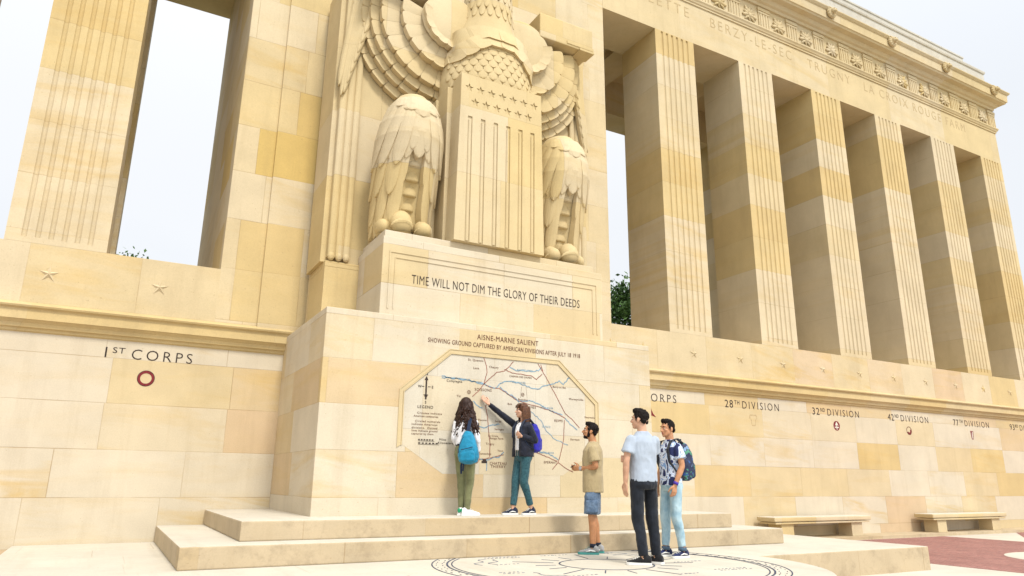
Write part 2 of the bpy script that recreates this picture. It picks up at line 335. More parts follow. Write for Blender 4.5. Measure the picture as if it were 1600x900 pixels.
# ------------------------------------------------------------------ terrace, dais and steps
PW = 6.25; PY = -5.217
bm = BM(); box(bm, -PW, PW, PY, -0.001, -0.04, Z0, 0.018); tag(pale_tops(obj('terrace', bm, S_STEP)), kind='structure')
bm = BM()
rr = 2.46; cpy = PY
half = [(rr*math.cos(math.pi+math.pi*k/64), cpy-.001 + rr*math.sin(math.pi+math.pi*k/64)) for k in range(65)]
prism_z(bm, half, -0.03, Z0)
dais = pale_tops(obj('orientation_table', bm, S_STEP))
tag(dais, 'low round stone table inlaid with dark compass rings in front of the steps', 'orientation table')
def ring_flat(bm, r0, r1, a0, a1, z, ymax=-3.945, n=160):
    for k in range(n):
        t0 = a0+(a1-a0)*k/n; t1 = a0+(a1-a0)*(k+1)/n
        q = [(r0, t0), (r1, t0), (r1, t1), (r0, t1)]
        P = [(r*math.cos(t), cpy+r*math.sin(t), z) for r, t in q]
        if max(p[1] for p in P) > ymax: continue
        a = [bm.verts.new(p) for p in P]; b = [bm.verts.new((p[0], p[1], z+0.003)) for p in P]
        bm.faces.new(b)
        for i in range(4): bm.faces.new((a[i], a[(i+1) % 4], b[(i+1) % 4], b[i]))
def bar_flat(bm, x0, y0, x1, y1, w, z):
    d = Vector((x1-x0, y1-y0)); d.normalize(); s = Vector((-d.y, d.x))*w/2
    P = [(x0+s.x, y0+s.y), (x1+s.x, y1+s.y), (x1-s.x, y1-s.y), (x0-s.x, y0-s.y)]
    if max(q[1] for q in P) > -3.945: return
    prism_z(bm, P, z, z+0.003)
zt = Z0+0.0006; rnd = random.Random(5)
bm = BM()
for r0, r1 in ((2.02, 2.034), (1.845, 1.865), (1.795, 1.808)):
    bm = BM(); ring_flat(bm, r0, r1, 0, 2*math.pi, zt); obj('outer_ring', bm, S_DISK, dais)
bm = BM(); ring_flat(bm, 0.54, 0.558, 0, 2*math.pi, zt); obj('inner_ring', bm, S_DISK, dais)
bm = BM()
for k in range(72):                                   # small marks between the outer rings
    t = 2*math.pi*k/72
    for q in range(2):
        r = 1.905+0.07*q+rnd.uniform(-.01, .01); tt = t+rnd.uniform(-.012, .012); l = rnd.uniform(.012, .034)
        bar_flat(bm, r*math.cos(tt)-l*math.sin(tt), cpy+r*math.sin(tt)+l*math.cos(tt), r*math.cos(tt)+l*math.sin(tt), cpy+r*math.sin(tt)-l*math.cos(tt), .009, zt)
obj('dial_mark', bm, S_DISK, dais)
bm = BM()
for k in range(16):
    t = 2*math.pi*(k+.35)/16; a, b_ = (0.62, .86+.25*(k % 3 == 0))
    bar_flat(bm, a*math.cos(t), cpy+a*math.sin(t), b_*math.cos(t), cpy+b_*math.sin(t), .013, zt)
obj('direction_line', bm, S_DISK, dais)
bm = BM()
for k in range(11):                                   # worn lettering blocks: rows of short strokes
    t = 2*math.pi*(k+.75)/11; r = 1.12+.28*(k % 2)
    c = Vector((r*math.cos(t), cpy+r*math.sin(t))); n = rnd.randint(5, 9)
    for row in range(2 if k % 2 else 1):
        for q in range(n):
            x = c.x+(q-n/2)*.055; y = c.y-row*.09
            bar_flat(bm, x, y, x+rnd.uniform(.012, .034), y+rnd.uniform(-.012, .012), rnd.uniform(.012, .028), zt)
for k in range(7):                                    # broken contour lines
    t = rnd.uniform(0, 6.28); r = rnd.uniform(1.0, 1.72); p = None
    for q in range(14):
        tt = t+q*.035; rq = r+.05*math.sin(q*.8+k)
        c = (rq*math.cos(tt), cpy+rq*math.sin(tt))
        if p: bar_flat(bm, p[0], p[1], c[0], c[1], .012, zt)
        p = c
obj('worn_lettering', bm, simple('worn_blue_inlay', (0.16, 0.18, 0.22), 0.8, .4, 20), dais)

def step(name, hw, y0, z0, z1, label):
    bm = BM(); box(bm, -hw, hw, y0, -0.002, z0, z1, 0.016)
    return tag(pale_tops(obj(name, bm, S_STEP)), label, 'step', 'stone steps in front of the wall map')
step('stone_step', 4.484, -3.927, Z0+.0005, Z1, 'lower and wider of the two long stone steps, its front touching the inlaid round table')
step('stone_step', 3.827, -3.471, Z1+.0005, Z2, 'upper and shorter of the two long stone steps, the one the two women stand on')

# ------------------------------------------------------------------ monument
MON = empty('monument', (0, 0, 0), 0, 'huge pale sandstone colonnade monument with fluted square pillars and engraved walls', 'monument')
bm = BM(); box(bm, -26, XE+0.1, 0.0, YB1, -0.1, 3.317); obj('lower_wall', bm, S_WALL, MON)
prof = [(0.0, 3.317), (-0.03, 3.335), (-0.035, 3.37), (-0.075, 3.385), (-0.088, 3.44), (-0.128, 3.475), (-0.155, 3.49), (-0.155, 3.635), (-0.165, 3.645), (-0.20, 3.66), (-0.212, 3.685), (-0.20, 3.71), (-0.165, 3.722), (-0.11, 3.745), (1.2, 3.745), (1.2, 3.317)]
bm = BM(); prism_x(bm, prof, -26, -MW+0.2); obj('wall_cornice', bm, S_COR, MON)
bm = BM(); prism_x(bm, prof, MW-0.2, XE+0.12); obj('wall_cornice', bm, S_COR, MON)
def para(x0, x1, nm='parapet'):
    bm = BM(); box(bm, x0, x1, YP+0.001, YP+PD+0.3, 3.745, ZB, 0.006); return obj(nm, bm, S_PARA, MON)
para(-26, -3.37); para(3.37, XE+0.1)
bm = BM(); box(bm, -26, XE, YB0, YB1-.002, 3.3171, ZB); obj('rear_parapet', bm, S_PARA, MON)
bm = BM(); box(bm, -26, XE, YP+PD+.3, YB0, 3.3172, 3.9); obj('gallery_floor', bm, S_PAVE, MON)
bm = BM()
k = 0
xs = [4.9+1.5*i for i in range(12)]
for x in [4.0]+xs+[-q for q in xs[:4]]:
    bm = BM(); carved_star(bm, x, YP-.001, 2.93+G, 0.135, 0.030, 0.36); obj('carved_star', bm, S_CARV, MON)
# pillars
def pillar_mesh(w=PWD, d=PD, z0=ZB, z1=ZT, flutes=6, sp=0.172, gw=0.036, gd=0.034):
    bm = BM(); base = 0.09
    box(bm, 0, w, 0, d, z0, z0+base)
    pr = [(0, 0)]
    c0 = w/2-(flutes-1)*sp/2
    for i in range(flutes):
        c = c0+i*sp
        pr += [(c-gw, 0)] + [(c-gw*math.cos(math.pi*k/6), gd*math.sin(math.pi*k/6)) for k in range(1, 6)] + [(c+gw, 0)]
    pr += [(w, 0), (w, d), (0, d)]
    prism_z(bm, pr, z0+base, z1-.02); box(bm, 0, w, 0, d, z1-.02, z1)
    bmesh.ops.recalc_face_normals(bm, faces=bm.faces[:])
    me = bpy.data.meshes.new('pillar'); bm.to_mesh(me); bm.free(); me.materials.append(S_PIL); return me
pm = pillar_mesh()
for i in range(6):
    o = mobj('pillar', pm, None, MON); o.location = (CW+PER*(i+1)-PWD, YP, 0)
for i in range(4):
    o = mobj('pillar', pm, None, MON); o.location = (-CW-PER*(i+1), YP, 0)
bm = BM(); box(bm, 0, PWD, 0, YB1-YB0, ZB, ZT); bmesh.ops.recalc_face_normals(bm, faces=bm.faces[:]); rp = bpy.data.meshes.new('rear_pillar'); bm.to_mesh(rp); bm.free(); rp.materials.append(S_PIL)
for i in list(range(6)):
    o = mobj('rear_pillar', rp, None, MON); o.location = (CW+PER*(i+1)-PWD, YB0, 0)
for i in range(4):
    o = mobj('rear_pillar', rp, None, MON); o.location = (-CW-PER*(i+1), YB0, 0)
# central pylon
bm = BM(); box(bm, -CW, CW, YP, YB1, 3.746, 17.0, .01); box(bm, -3.37, 3.37, -0.158, YP+.01, 3.70, 17.3, .004); obj('central_pylon', bm, S_PYL, MON)
# entablature
for sx_ in (1, -1):
    x0, x1 = (CW+.002, XE) if sx_ > 0 else (-26, -CW-.002)
    bm = BM(); box(bm, x0, x1, YP+.0005, YP+PD, ZT, 13.944); obj('architrave', bm, S_ARCH, MON)
    bm = BM(); box(bm, x0, x1, YB0, YB1, ZT, 13.944); obj('architrave', bm, S_ARCH, MON)
    bm = BM()
    for i in range(7 if sx_ > 0 else 4):
        xx = sx_*(CW+PER*i+PER-PWD/2)
        box(bm, xx-.45, xx+.45, YP+PD, YB0, 13.25, 13.944)
        box(bm, xx-.6, xx+.6, YP+PD, YB0, 13.5, 13.943)
    obj('ceiling_beam', bm, S_ARCH, MON)
    ent = [(13.944, 0.03), (14.0, 0.03), (14.01, .055), (14.05, .07), (14.09, .098), (14.13, .098), (14.131, 0.0), (14.86, 0.0), (14.87, .06), (14.95, .075), (14.98, .14), (15.08, .20), (15.10, .36), (15.154, .385), (15.16, .414), (15.42, .43), (15.44, .46), (15.50, .505), (15.53, .505), (15.56, .10)]
    def stack(nm, pf, mat=S_ARCH):
        bm = BM(); rs = []
        for z, o in pf:
            if sx_ > 0: rs.append([(CW+.003, YP-o, z), (XE+o, YP-o, z), (XE+o, YB1+o, z), (CW+.003, YB1+o, z)])
            else: rs.append([(-26, YP-o, z), (-CW-.003, YP-o, z), (-CW-.003, YB1+o, z), (-26, YB1+o, z)])
        rings(bm, rs); return obj(nm, bm, mat, MON)
    stack('frieze', [(13.945, .002)]+ent[0:8]); stack('cornice', [(14.861, .001)]+ent[8:])
    stack('attic', [(15.561, -.02), (16.44, -.02), (16.45, .015), (16.5, .03), (16.54, .03), (16.56, -.44), (17.22, -.44), (17.23, -.41), (17.29, -.41)], S_ATT)
# frieze carvings
def leaf_relief(x):
    bm = BM()
    for k in range(7):
        a = math.pi*(k/6)*1.15-.25; L_ = .26 if k % 2 == 0 else .2
        c = Vector((math.cos(a), 0, math.sin(a)))
        ellipsoid(bm, Vector((x, YP-.018, 14.44))+c*L_*.62, (L_*.5, .04, .052), Euler((0, -a, 0)), 10, 6)
        ellipsoid(bm, Vector((x, YP-.03, 14.44))+c*L_*.98, (.04, .03, .04), None, 8, 5)
    ellipsoid(bm, (x, YP-.03, 14.40), (.07, .06, .09), None, 10, 6)
    tube(bm, [(x, YP-.02, 14.45), (x-.03, YP-.03, 14.3), (x+.02, YP-.02, 14.2)], [.035, .03, .02])
    tube(bm, [(x-.02, YP-.02, 14.36), (x-.14, YP-.03, 14.3), (x-.2, YP-.02, 14.22)], [.035, .035, .02])
    tube(bm, [(x+.02, YP-.02, 14.36), (x+.14, YP-.03, 14.28), (x+.17, YP-.02, 14.2)], [.035, .035, .02])
    return bm
lm = obj('leaf_relief', leaf_relief(0), S_CARV, MON, True); lmesh = lm.data
fx = [5.70+1.2*i for i in range(14)]
lm.location = (fx[0], 0, 0)
for x in fx[1:]: mobj('leaf_relief', lmesh, None, MON).location = (x, 0, 0)
bm = BM()
pr = [(-.22, YP+.01), (-.22, YP-.035)]
for i in range(4):
    c = -.165+.11*i; pr += [(c-.03, YP-.035)]+[(c-.03*math.cos(math.pi*k/4), YP-.035+.03*math.sin(math.pi*k/4)) for k in (1, 2, 3)]+[(c+.03, YP-.035)]
pr += [(.22, YP-.035), (.22, YP+.01)]
prism_z(bm, pr, 14.132, 14.72); box(bm, -.25, .25, YP-.055, YP+.01, 14.72, 14.82, .006); box(bm, -.235, .235, YP-.045, YP+.01, 14.64, 14.70, .01)
gl = obj('fluted_panel', bm, S_ARCH, MON); gl.location = (5.1, 0, 0)
for i in range(1, 15): mobj('fluted_panel', gl.data, None, MON).location = (5.1+1.2*i, 0, 0)
def lion():
    bm = BM(); y = YP-.46; z = 15.36
    ellipsoid(bm, (0, y, z), (.155, .11, .155), None, 16, 10)
    for k in range(12):
        a = 2*math.pi*k/12; ellipsoid(bm, (.14*math.cos(a), y-.02, z+.14*math.sin(a)), (.055, .06, .055), None, 8, 6)
    ellipsoid(bm, (0, y-.11, z+.02), (.1, .07, .1), None, 12, 8); ellipsoid(bm, (0, y-.17, z-.02), (.06, .05, .045), None, 10, 6)
    ellipsoid(bm, (0, y-.15, z-.085), (.045, .04, .022), None, 8, 5)
    for s in (-1, 1): ellipsoid(bm, (.1*s, y-.06, z+.13), (.035, .03, .04), None, 8, 5); ellipsoid(bm, (.045*s, y-.165, z+.06), (.025, .02, .014), None, 8, 5)
    return bm
ln = obj('lion_head', lion(), S_CARV, MON, True); ln.location = (6.42, 0, 0)
for i in range(1, 6): mobj('lion_head', ln.data, None, MON).location = (6.42+3.015*i, 0, 0)
# engraved place names: flat letters, shade of the cuts painted in tan
for s, a, b_ in (('VILLETTE', 4.72, 6.94), ('BERZY-LE-SEC', 7.73, 10.99), ('TRUGNY', 11.70, 13.67), ('LA CROIX ROUGE FARM', 14.37, 19.98)):
    inscription(s, (a+b_)/2, YP, 13.47, 0.33, S_CUT, MON, b_-a, spacing=1.35, depth=.003, bold=-.012)
# lower wall names: number, raised ordinal, word
def unit(num, sup, word, xa, xb, zc, cap, parent=MON):
    ms = []
    W_ = xb-xa; chars = len(num)*1.0+len(sup)*.62+.45+len(word)*1.0
    u_ = W_/chars; x = xa
    for s, n, c, dz in ((num, 1.0, cap, 0), (sup, .62, cap*.55, cap*.45)):
        me = text_mesh(s, None if s == '1' else u_*n*len(s)*.84, c, .003, 1.15, 'LEFT')
        for v in me.vertices: v.co += Vector((x+u_*.06, -.0005, zc-cap/2+dz))
        ms.append(me); x += u_*n*len(s)*(.62 if s == '1' else 1)
    x += u_*.45
    me = text_mesh(word, xb-x, cap, .003, 1.35, 'LEFT', -.008)
    for v in me.vertices: v.co += Vector((x, -.0005, zc-cap/2))
    ms.append(me)
    return join_meshes('inscription', ms, S_INK, parent)
unit('1', 'ST', 'CORPS', -5.52, -4.28, 3.128, .17)
unit('3', 'RD', 'CORPS', 4.40, 5.88, 3.118, .19)
unit('28', 'TH', 'DIVISION', 7.38, 9.22, 3.118, .19)
unit('32', 'ND', 'DIVISION', 10.45, 12.31, 3.108, .19)
unit('42', 'ND', 'DIVISION', 13.55, 15.42, 3.108, .19)
unit('77', 'TH', 'DIVISION', 16.66, 18.56, 3.108, .19)
unit('93', 'RD', 'DIVISION', 19.75, 21.65, 3.108, .19)
def ringe(bm, cx, cz, r0, r1, y, h=.004, n=40, sz=1.0):
    a = [[bm.verts.new((cx+r*math.cos(2*math.pi*k/n), yy, cz+sz*r*math.sin(2*math.pi*k/n))) for k in range(n)] for r, yy in ((r0, y), (r0, y-h), (r1, y-h), (r1, y))]
    for p, q in zip(a, a[1:]):
        for k in range(n): bm.faces.new((p[k], p[(k+1) % n], q[(k+1) % n], q[k]))
def disce(bm, cx, cz, r, y, h=.004, n=36, sz=1.0):
    prism_y(bm, [(cx+r*math.cos(2*math.pi*k/n), cz+sz*r*math.sin(2*math.pi*k/n)) for k in range(n)], y-h, y)
ZE = 1.49+G
bm = BM(); ringe(bm, -4.905, ZE, .080, .116, 0); e1 = obj('emblem', bm, S_RED, MON)
bm = BM(); ringe(bm, -4.905, ZE, .1165, .124, 0, .003); obj('outline', bm, S_INK, e1)
bm = BM()
for k in range(3):                                     # three-pointed badge
    a = math.pi/2+2*math.pi*k/3; d = Vector((math.cos(a), math.sin(a))); s = Vector((-d.y, d.x))
    P = [s*.045, d*.17, -s*.045]; prism_y(bm, [(5.12+q.x, ZE+q.y) for q in P], -.004, 0)
disce(bm, 5.12, ZE, .06, 0, .0045); e3 = obj('emblem', bm, S_RED, MON)
key = [(-.12, .13), (.12, .13), (.13, .04), (.085, .02), (.06, -.14), (-.06, -.14), (-.085, .02), (-.13, .04)]
bm = BM(); me = filled_curve([[(8.3+x, ZE+z) for x, z in key], [(8.3+x*.8, ZE+z*.8) for x, z in key]], .002); mobj('emblem', me, S_CUT, MON)
bm = BM(); disce(bm, 11.35, ZE, .125, 0, .003); e = obj('emblem', bm, S_RED, MON)
bm = BM(); prism_y(bm, [(11.335, ZE-.1), (11.365, ZE-.1), (11.365, ZE+.02), (11.42, ZE-.0), (11.35, ZE+.11), (11.28, ZE), (11.335, ZE+.02)], -.005, -.0031); prism_y(bm, [(11.27, ZE-.055), (11.33, ZE-.055), (11.33, ZE-.025), (11.27, ZE-.025)], -.005, -.0031); prism_y(bm, [(11.37, ZE-.055), (11.43, ZE-.055), (11.43, ZE-.025), (11.37, ZE-.025)], -.005, -.0031); obj('arrow', bm, S_WHITE, e)
bm = BM(); ringe(bm, 14.45, ZE, .10, .118, 0); e = obj('emblem', bm, S_INKB, MON)
bm = BM(); prism_y(bm, [(14.45+r*math.cos(t), ZE+r*math.sin(t)) for r, tt in ((.099, range(13)), (.05, range(12, -1, -1))) for t in [-math.pi*.85+math.pi*k/12 for k in tt]], -.005, 0); obj('arc', bm, S_RED, e)
bm = BM(); prism_y(bm, [(17.49, ZE+.12), (17.65, ZE+.12), (17.61, ZE-.13), (17.53, ZE-.13)], -.003, 0); e = obj('emblem', bm, S_RED, MON)
bm = BM(); prism_y(bm, [(17.555, ZE-.11), (17.585, ZE-.11), (17.59, ZE+.04), (17.61, ZE+.1), (17.58, ZE+.1), (17.57, ZE+.07), (17.55, ZE+.04)], -.005, -.0031); obj('figure', bm, S_WHITE, e)
bm = BM(); disce(bm, 20.7, ZE, .11, 0, .003); obj('emblem', bm, S_INKB, MON)

# ------------------------------------------------------------------ pedestal with the map
bm = BM(); box(bm, -MW, MW, YM, 0.05, Z2-.3, ZM, .012); MAPB = obj('map_block', bm, S_MAP, MON)
bm = BM(); box(bm, -2.60, 2.60, -1.28, -.2, ZM, 4.62, .008); box(bm, -2.60, 2.60, -1.28, -.2, 4.62, 4.72, .012); obj('pedestal_base', bm, S_PYL, MON)
bm = BM(); box(bm, -2.034, 2.034, -2.49, -1.1, ZM, 4.88, .01); PED = obj('pedestal', bm, S_MAP, MON)
bm = BM()
for q, w_ in ((1.925, .022), (1.835, .014)):
    zt_ = 4.655-(1.925-q)
    box(bm, -q, q, -2.502, -2.489, zt_-w_, zt_); box(bm, -q, -q+w_, -2.502, -2.489, 3.75, zt_-w_); box(bm, q-w_, q, -2.502, -2.489, 3.75, zt_-w_)
obj('panel_frame', bm, S_MAP, PED)
bm = BM(); box(bm, -1.965, 1.965, -2.33, -1.0, 4.88, 5.04, .012); obj('pedestal_slab', bm, S_MAP, MON)
inscription('TIME WILL NOT DIM THE GLORY OF THEIR DEEDS', 0.0, -2.49, 4.185, .150, S_INK, PED, 3.10, spacing=1.08, bold=-.008)
inscription('AISNE-MARNE SALIENT', 0.03, YM, 3.385, .085, S_INKB, MAPB, 1.10, spacing=1.12)
inscription('SHOWING GROUND CAPTURED BY AMERICAN DIVISIONS AFTER JULY 18 1918', 0.03, YM, 3.262, .072, S_INKB, MAPB, 2.72, spacing=1.1)
# octagonal frame, gilded moulding above, plain below
octo = [(-.975, 3.19), (.975, 3.19), (1.74, 2.54), (1.74, 1.72), (1.05, 1.29), (-1.05, 1.29), (-1.74, 1.72), (-1.74, 2.54)]
def inset(poly, d):
    n = len(poly); out_ = []
    for i in range(n):
        p0, p1, p2 = Vector(poly[i-1]), Vector(poly[i]), Vector(poly[(i+1) % n])
        a = (p1-p0).normalized(); b_ = (p2-p1).normalized(); na = Vector((a.y, -a.x)); nb = Vector((b_.y, -b_.x))
        m_ = (na+nb); m_ = m_/(m_.dot(na)); out_.append(tuple(p1+m_*d))
    return out_
def frame_band(d0, d1, y0, y1, mat, nm, segs):
    bm = BM(); A, B = inset(octo, d0), inset(octo, d1)
    for i in segs:
        j = (i+1) % 8
        P = [A[i], A[j], B[j], B[i]]
        prism_y(bm, P, y0, y1)
    return obj(nm, bm, mat, MAPB)
FR = stone('map_frame_stone', 5, 0, 2.0, stops=[(0, CREAM), (1, CREAM)], vein=.3, joint=.2)
frame_band(0.0, .012, YM-.016, YM, FR, 'map_frame', (7, 0, 1, 2, 6)); frame_band(.014, .060, YM-.009, YM, FR, 'map_frame', (7, 0, 1, 2, 6)); frame_band(.062, .074, YM-.018, YM, FR, 'map_frame', (7, 0, 1, 2, 6))
frame_band(.02, .035, YM-.006, YM, S_MAP, 'map_frame', (2, 6))
bm = BM(); prism_y(bm, inset(octo, .079), YM-.002, YM+.001); obj('map_face', bm, S_MPF, MAPB)
YM0 = YM; YM = YM-.002
MP = MAPB
def mline(pts, w, mat, nm, jig=0.0, seed=1):
    """inlaid line traced on the map face (photo coordinates)"""
    P = [onplane(x, y, 1, YM) for x, y in pts]; rn = random.Random(seed); Q = []
    for a, b_ in zip(P, P[1:]):
        n = max(1, int((b_-a).length/.035))
        for k in range(n):
            q = a.lerp(b_, k/n)
            if jig and (k or Q): q = q+Vector((rn.uniform(-jig, jig)*.4, 0, rn.uniform(-jig, jig)))
            Q.append(q)
    Q.append(P[-1]); bm = BM()
    for i in range(len(Q)-1):
        a, b_ = Q[i], Q[i+1]; d = (b_-a); 
        if d.length < 1e-5: continue
        d.normalize(); s = Vector((-d.z, 0, d.x))*w/2; a = a-d*w*.3; b_ = b_+d*w*.3
        yo = YM-.0030-(i % 2)*.0006
        prism_y(bm, [((a+s).x, (a+s).z), ((b_+s).x, (b_+s).z), ((b_-s).x, (b_-s).z), ((a-s).x, (a-s).z)], yo, YM+.001)
    return obj(nm, bm, mat, MP)
def mp(z, ox, oy, pts): return [(ox+x/z, oy+y/z) for x, y in pts]
A3 = lambda pts: mp(3.0, 600, 500, pts)
roads = [[(468, 178), (480, 215), (483, 245), (468, 300)], [(606, 196), (585, 220), (565, 238), (530, 245), (500, 270), (468, 300), (440, 335), (415, 358)],
         [(565, 232), (600, 248), (690, 262), (715, 278), (740, 255)], [(722, 206), (760, 270), (795, 335), (850, 440)], [(735, 210), (745, 240)],
         [(468, 300), (500, 318), (540, 320), (585, 350), (620, 375), (660, 390), (720, 405), (780, 425), (830, 450), (848, 460)],
         [(850, 440), (880, 465), (915, 505)], [(845, 470), (842, 560), (825, 640), (815, 668), (790, 700)], [(815, 668), (860, 700), (885, 712)],
         [(475, 400), (485, 450), (490, 520), (497, 580), (495, 640)], [(430, 655), (480, 650), (560, 632)], [(690, 612), (760, 640), (812, 662)]]
for i, r in enumerate(roads): mline(A3(r), .0115, S_ROAD, 'road_line', .004, i)
rivers = [[(272, 262), (320, 275), (380, 275), (430, 292), (470, 302), (520, 322), (545, 300), (575, 285), (620, 292), (690, 318), (730, 325), (745, 308), (790, 302), (820, 285), (840, 300), (870, 270)],
          [(272, 270), (330, 272), (400, 285), (465, 298)], [(545, 315), (580, 345), (600, 352), (630, 380), (680, 378), (740, 400), (790, 430), (835, 445)],
          [(640, 395), (700, 440), (735, 470), (760, 520), (800, 560), (830, 572), (862, 586)], [(590, 222), (620, 235), (680, 240), (725, 238), (735, 225)],
          [(435, 497), (470, 503), (500, 495), (540, 488)], [(420, 640), (470, 660), (500, 650), (540, 640), (560, 620)], [(690, 606), (740, 618), (790, 635), (815, 655)], [(482, 660), (480, 705)], [(850, 462), (880, 495), (905, 515)], [(420, 380), (440, 405), (460, 412)]]
for i, r in enumerate(rivers): mline(A3(r), .0145 if i != 3 else .011, S_RIVER, 'river_line', .011, 40+i)
def mtext(s, px, py, cap, mat=S_INK, w=None, align='CENTER', sp=1.15):
    q = onplane(px, py, 1, YM); return inscription(s, q.x, YM, q.z-cap/2, cap, mat, MP, w, align, .003, sp, name='map_lettering')
for s, x, y, cap, mt in (('SOISSONS', 465, 327, .05, S_INKB), ('St. Quentin', 430, 188, .042, S_INKB), ('Laon', 432, 225, .04, S_INKB), ('Chauny', 515, 221, .042, S_INKB), ('AILETTE RIVER', 660, 236, .034, S_RIVER),
                    ('CHEMIN DES DAMES', 640, 267, .034, S_INKB), ('AISNE RIVER', 632, 293, .034, S_RIVER), ('Compiegne', 330, 286, .042, S_INK), ('Vic', 350, 355, .04, S_INKB), ('Bazoches', 652, 373, .036, S_INKB), ('FISMES', 690, 409, .045, S_INKB),
                    ('VESLE RIVER', 762, 412, .034, S_RIVER), ('REIMS', 818, 472, .048, S_INKB), ('Berry-au-Bac', 822, 315, .036, S_INKB), ('Warmeriville', 900, 372, .040, S_INKB), ('Mourmelon', 966, 457, .036, S_INKB), ('Bois', 590, 393, .036, S_INKB), 
                    ('La Croix', 512, 543, .036, S_INKB), ('Rouge Farm', 528, 555, .036, S_INKB), ('Trugny', 497, 580, .038, S_INKB), ('Sergy', 535, 474, .036, S_INKB), ('le Plessier', 455, 468, .036, S_INKB), ('Seringes', 540, 512, .036, S_INKB), ('Bouresches', 470, 626, .038, S_INKB), ('Vaux', 545, 612, .036, S_INKB),
                    ('MARNE RIVER', 762, 622, .034, S_RIVER), ('EPERNAY', 780, 667, .045, S_INKB), ('CHATEAU', 535, 672, .05, S_INKB), ('THIERRY', 535, 687, .05, S_INKB), ('OURCQ', 760, 500, .034, S_RIVER), ('Dormans', 895, 560, .036, S_INKB), ('LEGEND', 194, 407, .052, S_INK)):
    px, py = A3([(x, y)])[0]; mtext(s, px, py, cap*.84, mt)
for s, x, y, w_ in (('Crosses indicate', 214, 437, .42), ('American cemeteries.', 198, 451, .42), ('Circled numerals', 205, 475, .42), ('indicate American', 190, 489, .43), ('divisions.  Dotted', 190, 505, .43), ('lines indicate ground', 190, 519, .43), ('captured by them.', 182, 533, .38)):
    px, py = A3([(x, y)])[0]; mtext(s, px, py, .030, S_INKB, w_*.92)
mtext('Miles', *A3([(275, 560)])[0], .034); mtext('Kilometers', *A3([(288, 576)])[0], .034)
bm = BM()
for row, (ya, xa, xb) in enumerate(((560, 160, 236), (576, 160, 258))):
    a = onplane(*A3([(xa, ya)])[0], 1, YM); b_ = onplane(*A3([(xb, ya)])[0], 1, YM); n = 6
    for k in range(n):
        p_ = a.lerp(b_, k/n); q_ = a.lerp(b_, (k+.6)/n); prism_y(bm, [(p_.x, a.z-.008), (q_.x, a.z-.008), (q_.x, a.z+.008), (p_.x, a.z+.008)], YM-.004, YM)
    prism_y(bm, [(a.x, a.z-.02), (b_.x, a.z-.02), (b_.x, a.z-.016), (a.x, a.z-.016)], YM-.004, YM)
obj('scale_bar', bm, S_INK, MP)
bm = BM(); ca = onplane(*A3([(199, 262)])[0], 1, YM); cb = onplane(*A3([(196, 372)])[0], 1, YM); cm = onplane(*A3([(198, 312)])[0], 1, YM)
cx = (ca.x+cb.x)/2
prism_y(bm, [(cx-.012, cb.z), (cx+.012, cb.z), (cx+.012, ca.z-.06), (cx+.03, ca.z-.06), (cx, ca.z), (cx-.03, ca.z-.06), (cx-.012, ca.z-.06)], YM-.004, YM)
box(bm, cx-.07, cx-.03, YM-.004, YM, cm.z-.004, cm.z+.004); box(bm, cx+.03, cx+.07, YM-.004, YM, cm.z-.004, cm.z+.004)
box(bm, cx-.035, cx-.0125, YM-.004, YM, cb.z+.06, cb.z+.07); box(bm, cx+.0125, cx+.035, YM-.004, YM, cb.z+.06, cb.z+.07); disce(bm, cx, cb.z+.05, .022, YM, .0045)
obj('north_arrow', bm, S_INK, MP)
for s, dx, z_ in (('N', 0, ca.z+.03), ('S', 0, cb.z-.04), ('W', -.1, cm.z), ('E', .1, cm.z)): inscription(s, cx+dx, YM, z_-.02, .04, S_INK, MP, name='map_lettering')
bm = BM()
for (x, y) in ((650, 350), (398, 338)):
    q = onplane(*A3([(x, y)])[0], 1, YM); ringe(bm, q.x, q.z, .022, .028, YM); ringe(bm, q.x, q.z, .008, .012, YM)
obj('division_mark', bm, S_INKB, MP)
q = onplane(*A3([(655, 345)])[0], 1, YM); bm = BM()
for k in range(16):
    x = -.06+.12*k/15
    for s in (-1, 1): prism_y(bm, [(q.x+s*(.04+.02*k/15)-.002, q.z+.1-.16*k/15), (q.x+s*(.04+.02*k/15)+.002, q.z+.1-.16*k/15), (q.x+s*(.04+.02*k/15)+.002, q.z+.094-.16*k/15), (q.x+s*(.04+.02*k/15)-.002, q.z+.094-.16*k/15)], YM-.003, YM)
obj('dotted_line', bm, S_INKB, MP)
q = onplane(*A3([(470, 661)])[0], 1, YM); bm = BM(); box(bm, q.x-.045, q.x+.045, YM-.004, YM, q.z-.03, q.z+.0); box(bm, q.x-.03, q.x+.03, YM-.004, YM, q.z+.0, q.z+.025); obj('town_mark', bm, S_INK, MP)

YM = YM0
# ------------------------------------------------------------------ benches
def bench(x0, x1, label):
    b = empty('stone_bench', ((x0+x1)/2, -.36, 0.075), 0, label, 'bench', 'stone benches against the wall'); w = x1-x0
    bm = BM(); box(bm, -w/2, w/2, -.26, .26, .37, .47, .022); box(bm, -w/2+.05, w/2-.05, -.24, .24, .315, .36, .012); pale_tops(obj('seat', bm, S_CARV, b))
    for s in (-1, 1):
        bm = BM(); box(bm, s*(w/2-.48)-.2, s*(w/2-.48)+.2, -.19, .19, 0, .315, .008); obj('leg', bm, S_CARV, b)
    return b
bench(8.05, 11.45, 'stone bench under the 28th and 32nd names, beside the end of the steps')
bench(14.0, 17.55, 'stone bench under the 42nd and 77th names, the one farther from the steps')
